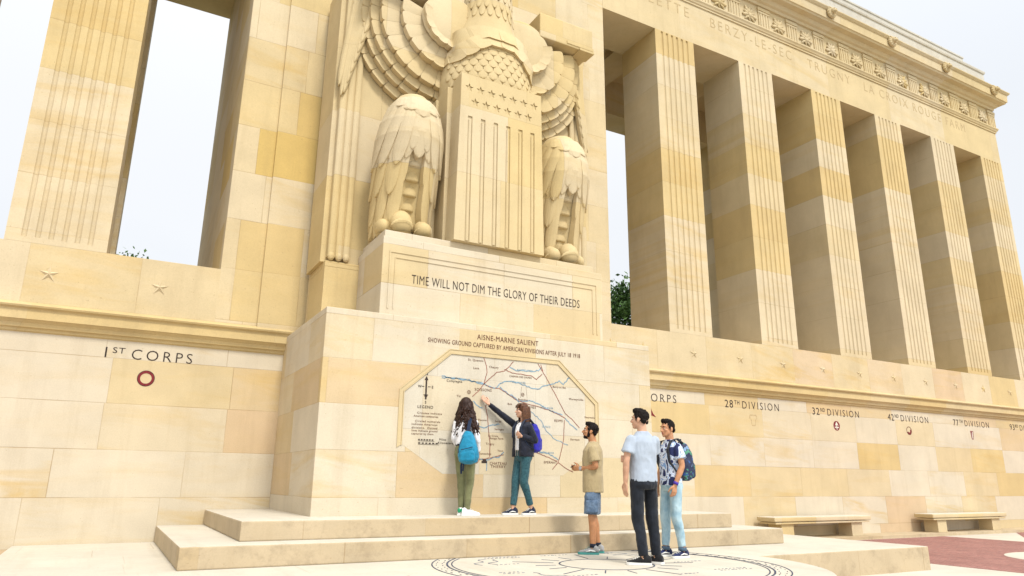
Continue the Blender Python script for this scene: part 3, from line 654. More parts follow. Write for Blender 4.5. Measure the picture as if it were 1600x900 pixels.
# ------------------------------------------------------------------ carved eagle with shield
EAG = empty('eagle_statue', (0, -1.2, 5.04), 0, 'colossal carved stone eagle with spread wings holding a striped shield, on the pedestal', 'statue')
EOFF = Vector((0, -1.2, 5.04))
def eobj(name, bm, parent=EAG, mat=S_CARV, smooth=False):
    """world-built mesh, re-based on the statue's foot"""
    for v in bm.verts: v.co -= EOFF
    return obj(name, bm, mat, parent, smooth)
# shield: solid slab with sunk stars and grooves
def shx(z): return 0.80 + (8.09-z)/(8.09-5.04)*0.055
ZS0, ZS1 = 5.04, 8.10; YF = -2.45
bm = BM()
rings(bm, [[(-shx(z), YF+.022, z), (shx(z), YF+.022, z), (shx(z), YF+.36, z), (-shx(z), YF+.36, z)] for z in (ZS0, ZS1)])
SH = eobj('shield', bm)
znot = 6.035+G; gxs = [-.618+.2472*i for i in range(6)]; gw = .042
loops = [[(-shx(znot)+.001, znot), (shx(znot)-.001, znot), (shx(ZS1)-.001, ZS1), (-shx(ZS1)+.001, ZS1)]]
for i in range(7): loops.append(star_pts(-.65+.2167*i, 6.575+G, .085))
for i in range(6): loops.append(star_pts(-.53+.212*i, 6.318+G, .085))
me = filled_curve(loops, .011)
for v in me.vertices: v.co += Vector((0, YF+.011, 0)) - EOFF
mobj('star_field', me, S_CARV, SH)
ed = [-1.0]+gxs+[1.0]
for i in range(7):
    bm = BM()
    a0 = -shx(ZS0)+.001 if i == 0 else gxs[i-1]+gw; a1 = -shx(znot)+.001 if i == 0 else gxs[i-1]+gw
    b0 = shx(ZS0)-.001 if i == 6 else gxs[i]-gw; b1 = shx(znot)-.001 if i == 6 else gxs[i]-gw
    A = [bm.verts.new(p) for p in ((a0, YF, ZS0), (b0, YF, ZS0), (b1, YF, znot), (a1, YF, znot))]
    B = [bm.verts.new(p) for p in ((a0, YF+.0215, ZS0), (b0, YF+.0215, ZS0), (b1, YF+.0215, znot), (a1, YF+.0215, znot))]
    bm.faces.new(A); bm.faces.new(B[::-1])
    for k in range(4): bm.faces.new((A[k], B[k], B[(k+1) % 4], A[(k+1) % 4]))
    eobj('stripe', bm, SH)
bm = BM()
for g in gxs: tube(bm, [(g, YF+.032, ZS0+.02), (g, YF+.032, znot-.07)], .034, 10)      # rounded bead in each groove
eobj('groove_bead', bm, SH)
bm = BM(); box(bm, -.90, .90, YF+.361, -1.2, 5.041, 7.98, .01); box(bm, -.95, .95, YF+.75, -1.1, 5.042, 7.9, .01); eobj('shield_backing', bm)
# back mass behind the wings
bm = BM(); box(bm, -2.28, 2.28, -1.215, -.24, 4.722, 10.2, .01); eobj('back_slab', bm)

def feather(bm, root, d, nrm, L, w, th, tipr=0.5, ridge=0.02, seg=5, curl=0.0):
    """rounded tongue of stone: root point, direction, outward normal"""
    d = Vector(d).normalized(); nrm = Vector(nrm); nrm = (nrm - d*nrm.dot(d)).normalized(); s = d.cross(nrm); root = Vector(root)
    prof = [(0.0, .92), (.35, .98), (.62, 1.0), (.80, .95), (.90, .80), (.96, .55), (1.0, .16)]
    fr, bk = [], []
    for t, k in prof:
        hw = w/2*k; row_f, row_b = [], []
        for i in range(seg):
            u = -1+2*i/(seg-1)
            tt = t
            p = root + d*(L*tt) + s*(hw*u)
            bow = ridge*(1-u*u) - curl*t*t*L
            row_f.append(bm.verts.new(p + nrm*(th + bow - th*.22*abs(u)**3))); row_b.append(bm.verts.new(p - nrm*.01))
        fr.append(row_f); bk.append(row_b)
    n = len(prof)
    for a in range(n-1):
        for i in range(seg-1):
            bm.faces.new((fr[a][i], fr[a][i+1], fr[a+1][i+1], fr[a+1][i]))
        bm.faces.new((fr[a][0], fr[a+1][0], bk[a+1][0], bk[a][0])); bm.faces.new((fr[a][-1], bk[a][-1], bk[a+1][-1], fr[a+1][-1]))
    for i in range(seg-1):
        bm.faces.new((fr[0][i], bk[0][i], bk[0][i+1], fr[0][i+1])); bm.faces.new((fr[-1][i], fr[-1][i+1], bk[-1][i+1], bk[-1][i]))

def wing(s):
    w = empty('wing', (0, 0, 0)); w.parent = EAG
    C = Vector((-.75*s*-1*-1, 0, 9.47)); C.x = s*.75
    # fans of covert feathers, inner rows standing forward of the outer rows
    rows = [(0.0, .58, -1.90, 8, .08), (.44, .97, -1.78, 7, .12), (.84, 1.32, -1.66, 9, .12), (1.17, 1.48, -1.54, 10, .10), (1.36, 1.60, -1.43, 10, .10), (1.48, 1.75, -1.32, 11, .10)]
    for k, (r0, r1, yf, n, th) in enumerate(rows):
        if k == 0: continue
        bm = BM()
        a0, a1 = R(-14 if k > 0 else -24), R((150, 102, 106)[k] if k < 3 else 106)
        da = (a1-a0)/n
        # a filled sector behind the tongues
        ns = 40; A = []; 
        sec = [(C.x + s*(r1-.045)*math.cos(a0+(a1-a0)*q/ns), C.z - (r1-.045)*math.sin(a0+(a1-a0)*q/ns)) for q in range(ns+1)]
        inn = [(C.x + s*max(.02, r0-.15)*math.cos(a0+(a1-a0)*q/ns), C.z - max(.02, r0-.15)*math.sin(a0+(a1-a0)*q/ns)) for q in range(ns, -1, -1)]
        prism_y(bm, sec+inn, yf+th*.06, yf+th+.5 if k == 5 else yf+th+.18)
        for i in range(n):
            a = a0+da*(i+.5); d = Vector((s*math.cos(a), 0, -math.sin(a)))
            root = C + d*max(0.03, r0-.1); root.y = yf+th*.46
            wd = 2*r1*math.tan(da/2)*.985
            L_ = r1-max(0.03, r0-.1)
            # tapered tongue: narrower towards the centre
            dd = d; nrm = Vector((0, -1, 0)); sv = dd.cross(nrm)
            prof = [0, .3, .6, .90, .96, .99, 1.0]; kk = [None, None, None, 1.0, .93, .76, .45]
            fr, bk = [], []
            for t, kq in zip(prof, kk):
                rr_ = max(0.03, r0-.1)+L_*t
                hw = rr_*math.tan(da/2)*.985 if kq is None else r1*.955*math.tan(da/2)*.985*kq
                rf, rb = [], []
                for q in range(5):
                    u = -1+.5*q
                    p = root+dd*(L_*t)+sv*(hw*u)
                    rf.append(bm.verts.new(p+nrm*(th*.46+.006*(1-u*u)+.034*t))); rb.append(bm.verts.new(p-nrm*.03))
                fr.append(rf); bk.append(rb)
            for a_ in range(len(prof)-1):
                for q in range(4): bm.faces.new((fr[a_][q], fr[a_][q+1], fr[a_+1][q+1], fr[a_+1][q]))
                bm.faces.new((fr[a_][0], fr[a_+1][0], bk[a_+1][0], bk[a_][0])); bm.faces.new((fr[a_][-1], bk[a_][-1], bk[a_+1][-1], fr[a_+1][-1]))
            for q in range(4): bm.faces.new((fr[-1][q], fr[-1][q+1], bk[-1][q+1], bk[-1][q]))
        eobj('covert_row', bm, w)
    # wrist block above the fan
    bm = BM(); box(bm, min(s*1.116, s*2.39), max(s*1.116, s*2.39), -1.9, -.25, 9.82, 10.36, .02)
    box(bm, min(s*1.75, s*2.40), max(s*1.75, s*2.40), -1.915, -1.6, 9.865, 9.93, .006); box(bm, min(s*2.05, s*2.41), max(s*2.05, s*2.41), -1.925, -1.6, 9.80, 9.85, .006)
    eobj('wrist_block', bm, w)
    # long primaries: slim blades beside the fans, ending as a fluted pilaster
    bm = BM(); rn = random.Random(11)
    for i in range(9):
        x0 = s*(2.30+.026*i); zt_ = 10.3; zb_ = 8.95-.20*i if i < 7 else 7.7+.2*(i-7)
        tip = Vector((s*(2.27+.042*i), -1.42+.022*i, max(7.2, zb_)))
        rt = Vector((s*(1.95+.05*i), -1.40+.012*i, zt_))
        feather(bm, rt, tip-rt, (s*.25, -1, 0), (tip-rt).length, .13, .07, ridge=.02)
    eobj('primary_feathers', bm, w)
    bm = BM()
    pr = []
    xa, xb = 2.20, 2.575; yf = -1.27
    for q in range(3):
        c = xa+.0625+.125*q
        pr += [(c+.0625*math.cos(math.pi*(1-k/6))*.94, yf-.035*math.sin(math.pi*k/6)) for k in range(7)]
    poly = [(s*x, y) for x, y in [(xa, -.25)]+pr+[(xb, -.25)]]
    prism_z(bm, poly, 4.79, 9.9)
    for q in range(3): ellipsoid(bm, (s*(xa+.0625+.125*q), yf-.01, 4.80), (.058, .05, .075), None, 10, 6)
    box(bm, min(s*2.28, s*2.66), max(s*2.28, s*2.66), yf+.10, -.25, 4.721, 10.2)
    eobj('folded_primary', bm, w)
    return w
for s in (-1, 1): wing(s)

# legs: feathered thighs tapering back to the ankle, scaled shank, toes gripping the ledge
def leg_ring(z):
    """cross-section (cx, cy, rx, ry) of the thigh at height z (offset from foot)"""
    T = [(0.0, -1.62, .42, .36), (.5, -1.68, .46, .40), (1.1, -1.80, .50, .46), (1.7, -1.93, .53, .52), (2.1, -1.97, .50, .50), (2.35, -1.96, .415, .43), (2.52, -1.95, .28, .30), (2.61, -1.93, .12, .14)]
    for a, b_ in zip(T, T[1:]):
        if a[0] <= z <= b_[0]:
            t = (z-a[0])/(b_[0]-a[0]); return [a[i]+(b_[i]-a[i])*t for i in range(1, 4)]
    return T[-1][1:] if z > 2.5 else T[0][1:]
def leg_pt(s, th, z, off=0.0):
    """surface point: th=0 faces the front, positive towards the outer side"""
    cy, rx, ry = leg_ring(z); cx = s*1.50
    return Vector((cx + s*(rx*.93+off)*math.sin(th), cy - (ry+off)*math.cos(th), 5.04+z))
def leg_feather(bm, s, th0, z0, th1, z1, w, th=.045, n=6):
    fr, bk = [], []
    prof = [0, .25, .5, .72, .86, .95, 1.0]; kk = [.7, .92, 1.0, .98, .8, .52, .12]
    for t, k in zip(prof, kk):
        rf, rb = [], []
        th_ = th0+(th1-th0)*t; z = z0+(z1-z0)*t
        rx = max(.25, leg_ring(z)[1])
        for q in range(5):
            u = -1+.5*q
            a = th_+u*k*w/2/rx
            zz = z + 0.0*u
            rf.append(bm.verts.new(leg_pt(s, a, zz, .012+th*(.35+.75*t)+.016*(1-u*u)))); rb.append(bm.verts.new(leg_pt(s, a, zz, -.04)))
        fr.append(rf); bk.append(rb)
    for a_ in range(len(prof)-1):
        for q in range(4): bm.faces.new((fr[a_][q], fr[a_][q+1], fr[a_+1][q+1], fr[a_+1][q]))
        bm.faces.new((fr[a_][0], fr[a_+1][0], bk[a_+1][0], bk[a_][0])); bm.faces.new((fr[a_][-1], bk[a_][-1], bk[a_+1][-1], fr[a_+1][-1]))
    for q in range(4): bm.faces.new((fr[-1][q], fr[-1][q+1], bk[-1][q+1], bk[-1][q])); bm.faces.new((fr[0][q], bk[0][q], bk[0][q+1], fr[0][q+1]))
def leg(s):
    root = empty('leg', (0, 0, 0)); root.parent = EAG
    bm = BM(); rs = []
    for z in [0, .25, .5, .8, 1.1, 1.4, 1.7, 1.9, 2.1, 2.24, 2.35, 2.45, 2.52, 2.57, 2.61]:
        rr_ = []
        for k in range(36):
            th = -math.pi+2*math.pi*k/36
            p = leg_pt(s, th, z)
            if z < 1.55 and abs(th) < .62:                    # hollow in front where the shank shows
                dep = min(1, (1.55-z)/.5)*.15*(math.cos(th/.62*math.pi)*.5+.5); p.y += dep
            rr_.append(p)
        rs.append(rr_)
    rings(bm, rs); eobj('thigh', bm, root, smooth=True)
    bm = BM(); rn = random.Random(3)
    # crown, then long draping feathers in overlapping tiers to both sides of the shank
    for j in range(3, -1, -1):
        z_s = 2.22-.46*j
        for i in range(8):
            for sd in (-1, 1):
                th = sd*(.34+.235*i+(.11 if j % 2 else 0)) + (.0 if j else 0)
                if j >= 2 and abs(th) < .50: continue
                spread = 1.10 if j < 2 else 1.03
                leg_feather(bm, s, th*(.62 if j == 0 else .9), z_s, th*spread, max(.03, z_s-.95-.12*(i % 2)), .20, .045+.045*(i % 2)-.004*j)
    for th, z1 in ((-.23, 1.42), (.23, 1.42), (0, 1.30)): leg_feather(bm, s, th*.6, 2.15, th, z1, .24, .05)
    for i in range(5): leg_feather(bm, s, (-.9+.45*i)*.9, 2.38, (-.9+.45*i)*.85, 1.98-.09*abs(i-2)*-1, .30, .035)
    eobj('thigh_feathers', bm, root)
    bm = BM()
    for k in range(5):                                         # overlapping plates of the shank
        z = 1.30-.235*k; cy, rx, ry = leg_ring(z); c = Vector((s*1.50, cy-ry+.21+.012*k, 5.04+z))
        rings(bm, [[(c.x+r*math.cos(math.pi*2*q/18), c.y+.02+r*.85*math.sin(math.pi*2*q/18), c.z+dz) for q in range(18)] for dz, r in ((.17, .17), (.10, .18), (0, .192), (-.06, .198), (-.085, .19), (-.09, .15))])
    tube(bm, [(s*1.5, -1.86, 6.2), (s*1.5, -1.84, 5.6), (s*1.5, -1.88, 5.12)], [.13, .12, .15], 14)
    eobj('shank', bm, root, smooth=True)
    # three forward toes with creases and claws
    for j, (dx, r, h, yy) in enumerate(((-.40, .10, .30, -1.98), (-.12, .18, .44, -2.12), (.25, .15, .31, -2.12))):
        bm = BM(); x = s*1.50+dx*(1 if s < 0 else -1)
        pts = [(x*.3+s*1.5*.7, -1.80, 5.04+h*.55), (x, yy+.26, 5.04+h*.74), (x, yy+.10, 5.04+h*.70), (x, yy+.02, 5.04+h*.40), (x, yy, 5.05)]
        tube(bm, pts, [r*.6, r*.85, r*.95, r*1.0, r*.98], 18)
        ellipsoid(bm, (x, yy+.05, 5.04+h*.55), (r*1.04, .17, h*.46), Euler((R(-8), 0, 0)), 20, 14)
        eobj('toe', bm, root, smooth=True)
for s in (-1, 1): leg(s)

# breast, neck and head
bm = BM()
def body_ring(z):
    T = [(7.7, -1.72, .84, .62), (8.2, -1.76, .90, .68), (8.7, -1.78, .86, .64), (9.1, -1.78, .72, .56), (9.4, -1.78, .56, .48), (9.7, -1.78, .48, .43), (10.2, -1.80, .44, .41), (10.7, -1.85, .40, .42)]
    for a, b_ in zip(T, T[1:]):
        if a[0] <= z <= b_[0]:
            t = (z-a[0])/(b_[0]-a[0]); t = t*t*(3-2*t)*.4+t*.6; return [a[i]+(b_[i]-a[i])*t for i in range(1, 4)]
    return T[-1][1:] if z > 10 else T[0][1:]
def body_pt(th, z, off=0):
    cy, rx, ry = body_ring(z); return Vector(((rx+off)*math.sin(th), cy-(ry+off)*math.cos(th), z))
rings(bm, [[body_pt(2*math.pi*k/40, 7.7+.1*j) for k in range(40)] for j in range(31)]); eobj('breast', bm, smooth=True)
def body_feather(bm, th, z0, z1, w, off):
    prof = [0, .3, .6, .82, .94, 1.0]; kk = [.8, .95, 1, .82, .5, .12]; fr, bk = [], []
    for t, k in zip(prof, kk):
        z = z0+(z1-z0)*t; rx = body_ring(z)[1]; rf, rb = [], []
        for q in range(5):
            u = -1+.5*q; a = th+u*k*w/2/rx
            rf.append(bm.verts.new(body_pt(a, z, off*(.2+.9*t)+.01*(1-u*u)))); rb.append(bm.verts.new(body_pt(a, z, -.04)))
        fr.append(rf); bk.append(rb)
    for a_ in range(len(prof)-1):
        for q in range(4): bm.faces.new((fr[a_][q], fr[a_][q+1], fr[a_+1][q+1], fr[a_+1][q]))
        bm.faces.new((fr[a_][0], fr[a_+1][0], bk[a_+1][0], bk[a_][0])); bm.faces.new((fr[a_][-1], bk[a_][-1], bk[a_+1][-1], fr[a_+1][-1]))
    for q in range(4): bm.faces.new((fr[-1][q], fr[-1][q+1], bk[-1][q+1], bk[-1][q]))
bm = BM()
for j in range(8):
    z = 8.02+.125*j; n = 13
    for i in range(n):
        th = -1.35+2.7*(i+(.5 if j % 2 else 0))/n
        if abs(th) > 1.3: continue
        body_feather(bm, th, z+.19, z, .17, .017)
eobj('breast_feathers', bm)
bm = BM()
for j in range(5):
    z = 9.62+.19*j; n = 12
    for i in range(n):
        th = -1.9+3.8*(i+(.5 if j % 2 else 0))/n; body_feather(bm, th, z+.36, z, .12, .026)
eobj('neck_feathers', bm)
# smooth mantle round the root of the neck and the covert rows sweeping from the wings to the breast
bm = BM()
rings(bm, [[(rx*math.sin(2*math.pi*k/40), cy-ry*math.cos(2*math.pi*k/40), z-.10*math.cos(2*math.pi*k/40)) for k in range(40)] for z, cy, rx, ry in ((9.00, -1.78, .72, .52), (9.02, -1.78, .785, .60), (9.10, -1.78, .765, .60), (9.24, -1.78, .69, .565), (9.42, -1.78, .595, .515), (9.60, -1.78, .53, .47), (9.80, -1.78, .49, .445), (9.9, -1.79, .45, .42))])
eobj('mantle', bm, smooth=True)
for s in (-1, 1):
    bm = BM()
    for k, (path, drop, yy) in enumerate((
            (((-.04, 9.02), (.30, 9.02), (.55, 8.95), (.78, 8.90), (1.0, 8.96), (1.18, 9.10), (1.30, 9.34), (1.33, 9.60)), .42, -1.98),
            (((-.04, 8.86), (.28, 8.82), (.52, 8.66), (.78, 8.52), (1.05, 8.56), (1.30, 8.68)), .40, -1.84))):
        ctrl = [Vector((s*x, yy, z)) for x, z in path]
        n = 84; fr, bk, lo, lb = [], [], [], []
        for i in range(n+1):
            u = i/n*(len(ctrl)-1); j = min(int(u), len(ctrl)-2); t = u-j
            p0, p1, p2, p3 = ctrl[max(j-1, 0)], ctrl[j], ctrl[j+1], ctrl[min(j+2, len(ctrl)-1)]
            c = .5*((2*p1)+(p2-p0)*t+(2*p0-5*p1+4*p2-p3)*t*t+(3*p1-p0-3*p2+p3)*t**3)
            tg = (.5*((p2-p0)+2*(2*p0-5*p1+4*p2-p3)*t+3*(3*p1-p0-3*p2+p3)*t*t)).normalized()
            nr = Vector((tg.z*s*s, 0, -tg.x)) if s > 0 else Vector((-tg.z, 0, tg.x))
            if nr.z > 0 and abs(tg.x) > .3: nr = -nr
            if abs(tg.x) <= .3: nr = Vector((s, 0, 0))
            sc = abs(math.sin(i/n*math.pi*len(path)))**.6*.03
            cy_, rx_, ry_ = body_ring(c.z); ax = min(.98, abs(c.x)/rx_)
            if abs(c.x) < rx_: c = Vector((c.x, min(c.y, cy_-ry_*math.sqrt(1-ax*ax)-.09), c.z))
            up = -nr*drop*.7
            fr.append(bm.verts.new(c+up+Vector((0, .13, 0)))); bk.append(bm.verts.new(c+up+Vector((0, .34, 0))))
            lo.append(bm.verts.new(c+nr*sc)); lb.append(bm.verts.new(c+nr*(sc-.01)+Vector((0, .16, 0))))
        for A, B in ((fr, lo), (lo, lb), (lb, bk), (bk, fr)):
            for i in range(n): bm.faces.new((A[i], A[i+1], B[i+1], B[i]))
    ellipsoid(bm, (s*.76, -1.85, 9.46), (.60, .085, .57), None, 32, 16)
    eobj('shoulder_coverts', bm)
bm = BM(); ellipsoid(bm, (.03, -1.62, 10.95), (.40, .50, .42), None, 20, 14)
rings(bm, [[(.05+a*math.cos(2*math.pi*k/12), y, z+b_*math.sin(2*math.pi*k/12)) for k in range(12)] for y, z, a, b_ in ((-1.9, 10.95, .26, .26), (-2.2, 10.95, .2, .22), (-2.42, 10.88, .14, .16), (-2.5, 10.72, .07, .10), (-2.46, 10.6, .02, .03))])
for s in (-1, 1): ellipsoid(bm, (.03+s*.33, -1.85, 11.05), (.06, .09, .07), None, 10, 8); ellipsoid(bm, (.03+s*.28, -1.86, 11.14), (.12, .22, .05), Euler((R(12), 0, 0)), 10, 6)
eobj('head', bm, smooth=True)
# ------------------------------------------------------------------ people
def cap_(bm, p0, r0, p1, r1, ends=(True, True), seg=14):
    p0, p1 = Vector(p0), Vector(p1); tube(bm, [p0, p1], [r0, r1], seg)
    for e, p, r in ((ends[0], p0, r0), (ends[1], p1, r1)):
        if e: bmesh.ops.create_icosphere(bm, subdivisions=2, radius=r*.995, matrix=Matrix.Translation(p))
def chain(bm, pts, rad, ends=(True, True)):
    for i in range(len(pts)-1):
        cap_(bm, pts[i], rad[i], pts[i+1], rad[i+1], (ends[0] if i == 0 else True, ends[1] if i == len(pts)-2 else False))
def torso(bm, prof, seg=24, yaw=0.0, power=2.5):
    """prof: (z, y, rx, ry[, x])"""
    rs = []
    for q in prof:
        z, y, rx, ry = q[:4]; x0 = q[4] if len(q) > 4 else 0
        r_ = []
        for k in range(seg):
            a = 2*math.pi*k/seg; c, s_ = math.cos(a), math.sin(a)
            r_.append((x0+rx*math.copysign(abs(c)**(2/power), c), y+ry*math.copysign(abs(s_)**(2/power), s_), z))
        rs.append(r_)
    rings(bm, rs)
def mk(name, fn, mat, parent, vox=0.009, it=3, wr=None, cut=None, keep=None):
    """fuse overlapping solids into one continuous skin, then soften and crease it"""
    bm = BM(); fn(bm); bmesh.ops.recalc_face_normals(bm, faces=bm.faces[:])
    me = bpy.data.meshes.new('tmp'); bm.to_mesh(me); bm.free()
    o = bpy.data.objects.new('tmp', me); link(o)
    m = o.modifiers.new('r', 'REMESH'); m.mode = 'VOXEL'; m.voxel_size = vox; m.adaptivity = 0.0
    if it: q = o.modifiers.new('s', 'SMOOTH'); q.iterations = it; q.factor = 0.5
    me2 = mesh_from(o); me2.name = name
    if wr:
        amp, sc, stretch = wr
        nn = [v.normal.copy() for v in me2.vertices]
        for v, n_ in zip(me2.vertices, nn):
            p = Vector((v.co.x*stretch[0], v.co.y*stretch[1], v.co.z*stretch[2]))*sc
            d = mnoise.fractal(p, 0.8, 2.1, 3)
            v.co += n_*(amp*(1-abs(d)*2.2) if d < .6 else 0)
    return mobj(name, me2, mat, parent, True)
def hand(bm, w, d, pn, side, curl=.35, L=.185):
    """w wrist, d direction of the palm, pn palm normal; side +1: thumb on d x pn side"""
    d = Vector(d).normalized(); pn = Vector(pn); pn = (pn-d*pn.dot(d)).normalized(); s = d.cross(pn)*side; w = Vector(w)
    for q in (-1, -.33, .33, 1): cap_(bm, w+s*.012*q, .016, w+d*.085+s*.030*q, .0125, seg=8)
    for i, (off, ln_) in enumerate(((.031, .072), (.0105, .083), (-.0105, .077), (-.031, .058))):
        b = w+d*.085+s*off; a = curl
        dd = (d*math.cos(a*.6)+pn*math.sin(a*.6)+s*off*1.2).normalized(); p1 = b+dd*ln_*.5
        d2 = (d*math.cos(a*1.5)+pn*math.sin(a*1.5)).normalized(); p2 = p1+d2*ln_*.3
        d3 = (d*math.cos(a*2.2)+pn*math.sin(a*2.2)).normalized(); p3 = p2+d3*ln_*.22
        chain(bm, [b, p1, p2, p3], [.0098, .0090, .0082, .0068])
    b = w+d*.022+s*.026; t1 = b+(d*.6+s*.7+pn*.25).normalized()*.045; t2 = t1+(d*.9+s*.2+pn*.4).normalized()*.035; t3 = t2+(d+pn*.5).normalized()*.02
    chain(bm, [b, t1, t2, t3], [.015, .0125, .0105, .0085])
def head_mat(c, yaw, pitch, roll=0.0):
    return Matrix.Translation(c) @ Matrix.Rotation(-R(yaw), 4, 'Z') @ Matrix.Rotation(R(pitch), 4, 'X') @ Matrix.Rotation(R(roll), 4, 'Y')
def E_(bm, M_, c, r, rx=0.0, u=16, v=12):
    bmesh.ops.create_uvsphere(bm, u_segments=u, v_segments=v, radius=1.0, matrix=M_ @ Matrix.Translation(c) @ Matrix.Rotation(rx, 4, 'X') @ Matrix.Diagonal((r[0], r[1], r[2], 1)))
def head(bm, M_, male=True):
    E_(bm, M_, (0, -.012, .03), (.076, .096, .086)); E_(bm, M_, (0, .022, -.035), (.063, .070, .075))
    E_(bm, M_, (0, .045, -.075), (.046 if male else .040, .042, .034)); E_(bm, M_, (0, .066, -.092), (.024, .022, .018))
    cap_(bm, M_ @ Vector((0, .088, .012)), .010, M_ @ Vector((0, .112, -.026)), .0125, seg=8); E_(bm, M_, (0, .100, -.03), (.018, .014, .010))
    E_(bm, M_, (0, .078, .030), (.054, .016, .011)); 
    for s in (-1, 1):
        E_(bm, M_, (s*.077, -.008, -.008), (.010, .020, .031), .15); E_(bm, M_, (s*.040, .062, -.022), (.022, .022, .018))
    E_(bm, M_, (0, .086, -.056), (.024, .010, .007)); E_(bm, M_, (0, .084, -.066), (.020, .010, .008))
def face_parts(par, M_, skin_lip, iris, brow):
    for s in (-1, 1):
        bm = BM(); E_(bm, M_, (s*.031, .0765, .006), (.0105, .009, .0062), u=12, v=8); e = obj('eye', bm, M_EYE, par, True)
        bm = BM(); E_(bm, M_, (s*.031, .0845, .006), (.0055, .004, .0058), u=10, v=6); obj('iris', bm, iris, e, True)
        bm = BM(); chain(bm, [M_ @ Vector((s*.014, .0925, .027)), M_ @ Vector((s*.032, .088, .032)), M_ @ Vector((s*.050, .074, .027))], [.0042, .0048, .0028]); obj('eyebrow', bm, brow, par, True)
    bm = BM(); E_(bm, M_, (0, .0925, -.0555), (.021, .006, .0048), u=12, v=6); E_(bm, M_, (0, .0905, -.0645), (.018, .006, .005), u=12, v=6); obj('lips', bm, skin_lip, par, True)
M_EYE = simple('eye_white', (.75, .73, .70), .25); M_IRIS = simple('dark_iris', (.03, .018, .012), .2)
def skinmat(n, c):
    m = simple(n, c, .5, .12, 18, spec=.35, bump=.06, bscale=120); b = m.node_tree.nodes['Principled BSDF']
    b.inputs['Subsurface Weight'].default_value = .12; b.inputs['Subsurface Radius'].default_value = (.02, .008, .004); return m
SK1 = skinmat('fair_skin', (.52, .30, .20)); SK2 = skinmat('tanned_skin', (.42, .20, .095)); SK3 = skinmat('warm_skin', (.47, .235, .125))
LIP = simple('lip_skin', (.36, .12, .10), .45)
def cloth(name, c, var=.12, scale=9, rough=.85, bump=.25, bscale=260, col2=None): return simple(name, c, rough, var, scale, .2, bump, bscale, col2=col2, sheen=.15)
HAIRB = simple('black_hair', (.010, .007, .006), .65, .5, 60, .12, .3, 160); HAIRD = simple('dark_brown_hair', (.014, .006, .004), .5, .6, 45, .25, .4, 120, col2=(.036, .014, .008)); HAIRC = simple('chestnut_hair', (.055, .022, .010), .5, .5, 40, .25, .4, 120, col2=(.11, .045, .020))
RUB = simple('white_rubber', (.72, .72, .70), .6)

def body_mesh(P, skin, par, male):
    """one continuous figure: head, neck, trunk, limbs, hands"""
    M_ = P['head']
    def fn(bm):
        head(bm, M_, male)
        nb = Vector((0, -.012, P['neck'])); cap_(bm, nb, .058 if male else .048, M_ @ Vector((0, -.02, -.05)), .055 if male else .046)
        torso(bm, [(.90, 0, .14, .085), (1.0, 0, .145, .085), (1.12, .0, .125, .08), (1.3, .0, .145, .095), (P['sh']-.04, -.01, .14, .08), (P['sh']+.05, -.012, .06, .055)])
        for s in ('R', 'L'):
            a = P['arm'+s]; chain(bm, [a[0]+Vector((-.016 if s == 'R' else .016, 0, -.016)), a[1].lerp(a[0], .5), a[1], a[1].lerp(a[2], .35), a[2]], [.043, .044, .038, .040, .026] if male else [.042, .036, .031, .033, .022])
            hand(bm, a[2], a[3], a[4], a[5], a[6] if len(a) > 6 else .35)
            l = P['leg'+s]; k0, k1, k2 = l[:3]
            chain(bm, [k0, k0.lerp(k1, .5), k1, k1.lerp(k2, .32)+Vector((0, -.012, 0)), k2, k2+Vector((0, 0, -.03))], [.066, .064, .052, .054, .036, .036] if male else [.064, .060, .048, .048, .032, .032])
    return mk('body', fn, skin, par, .0068, 2)
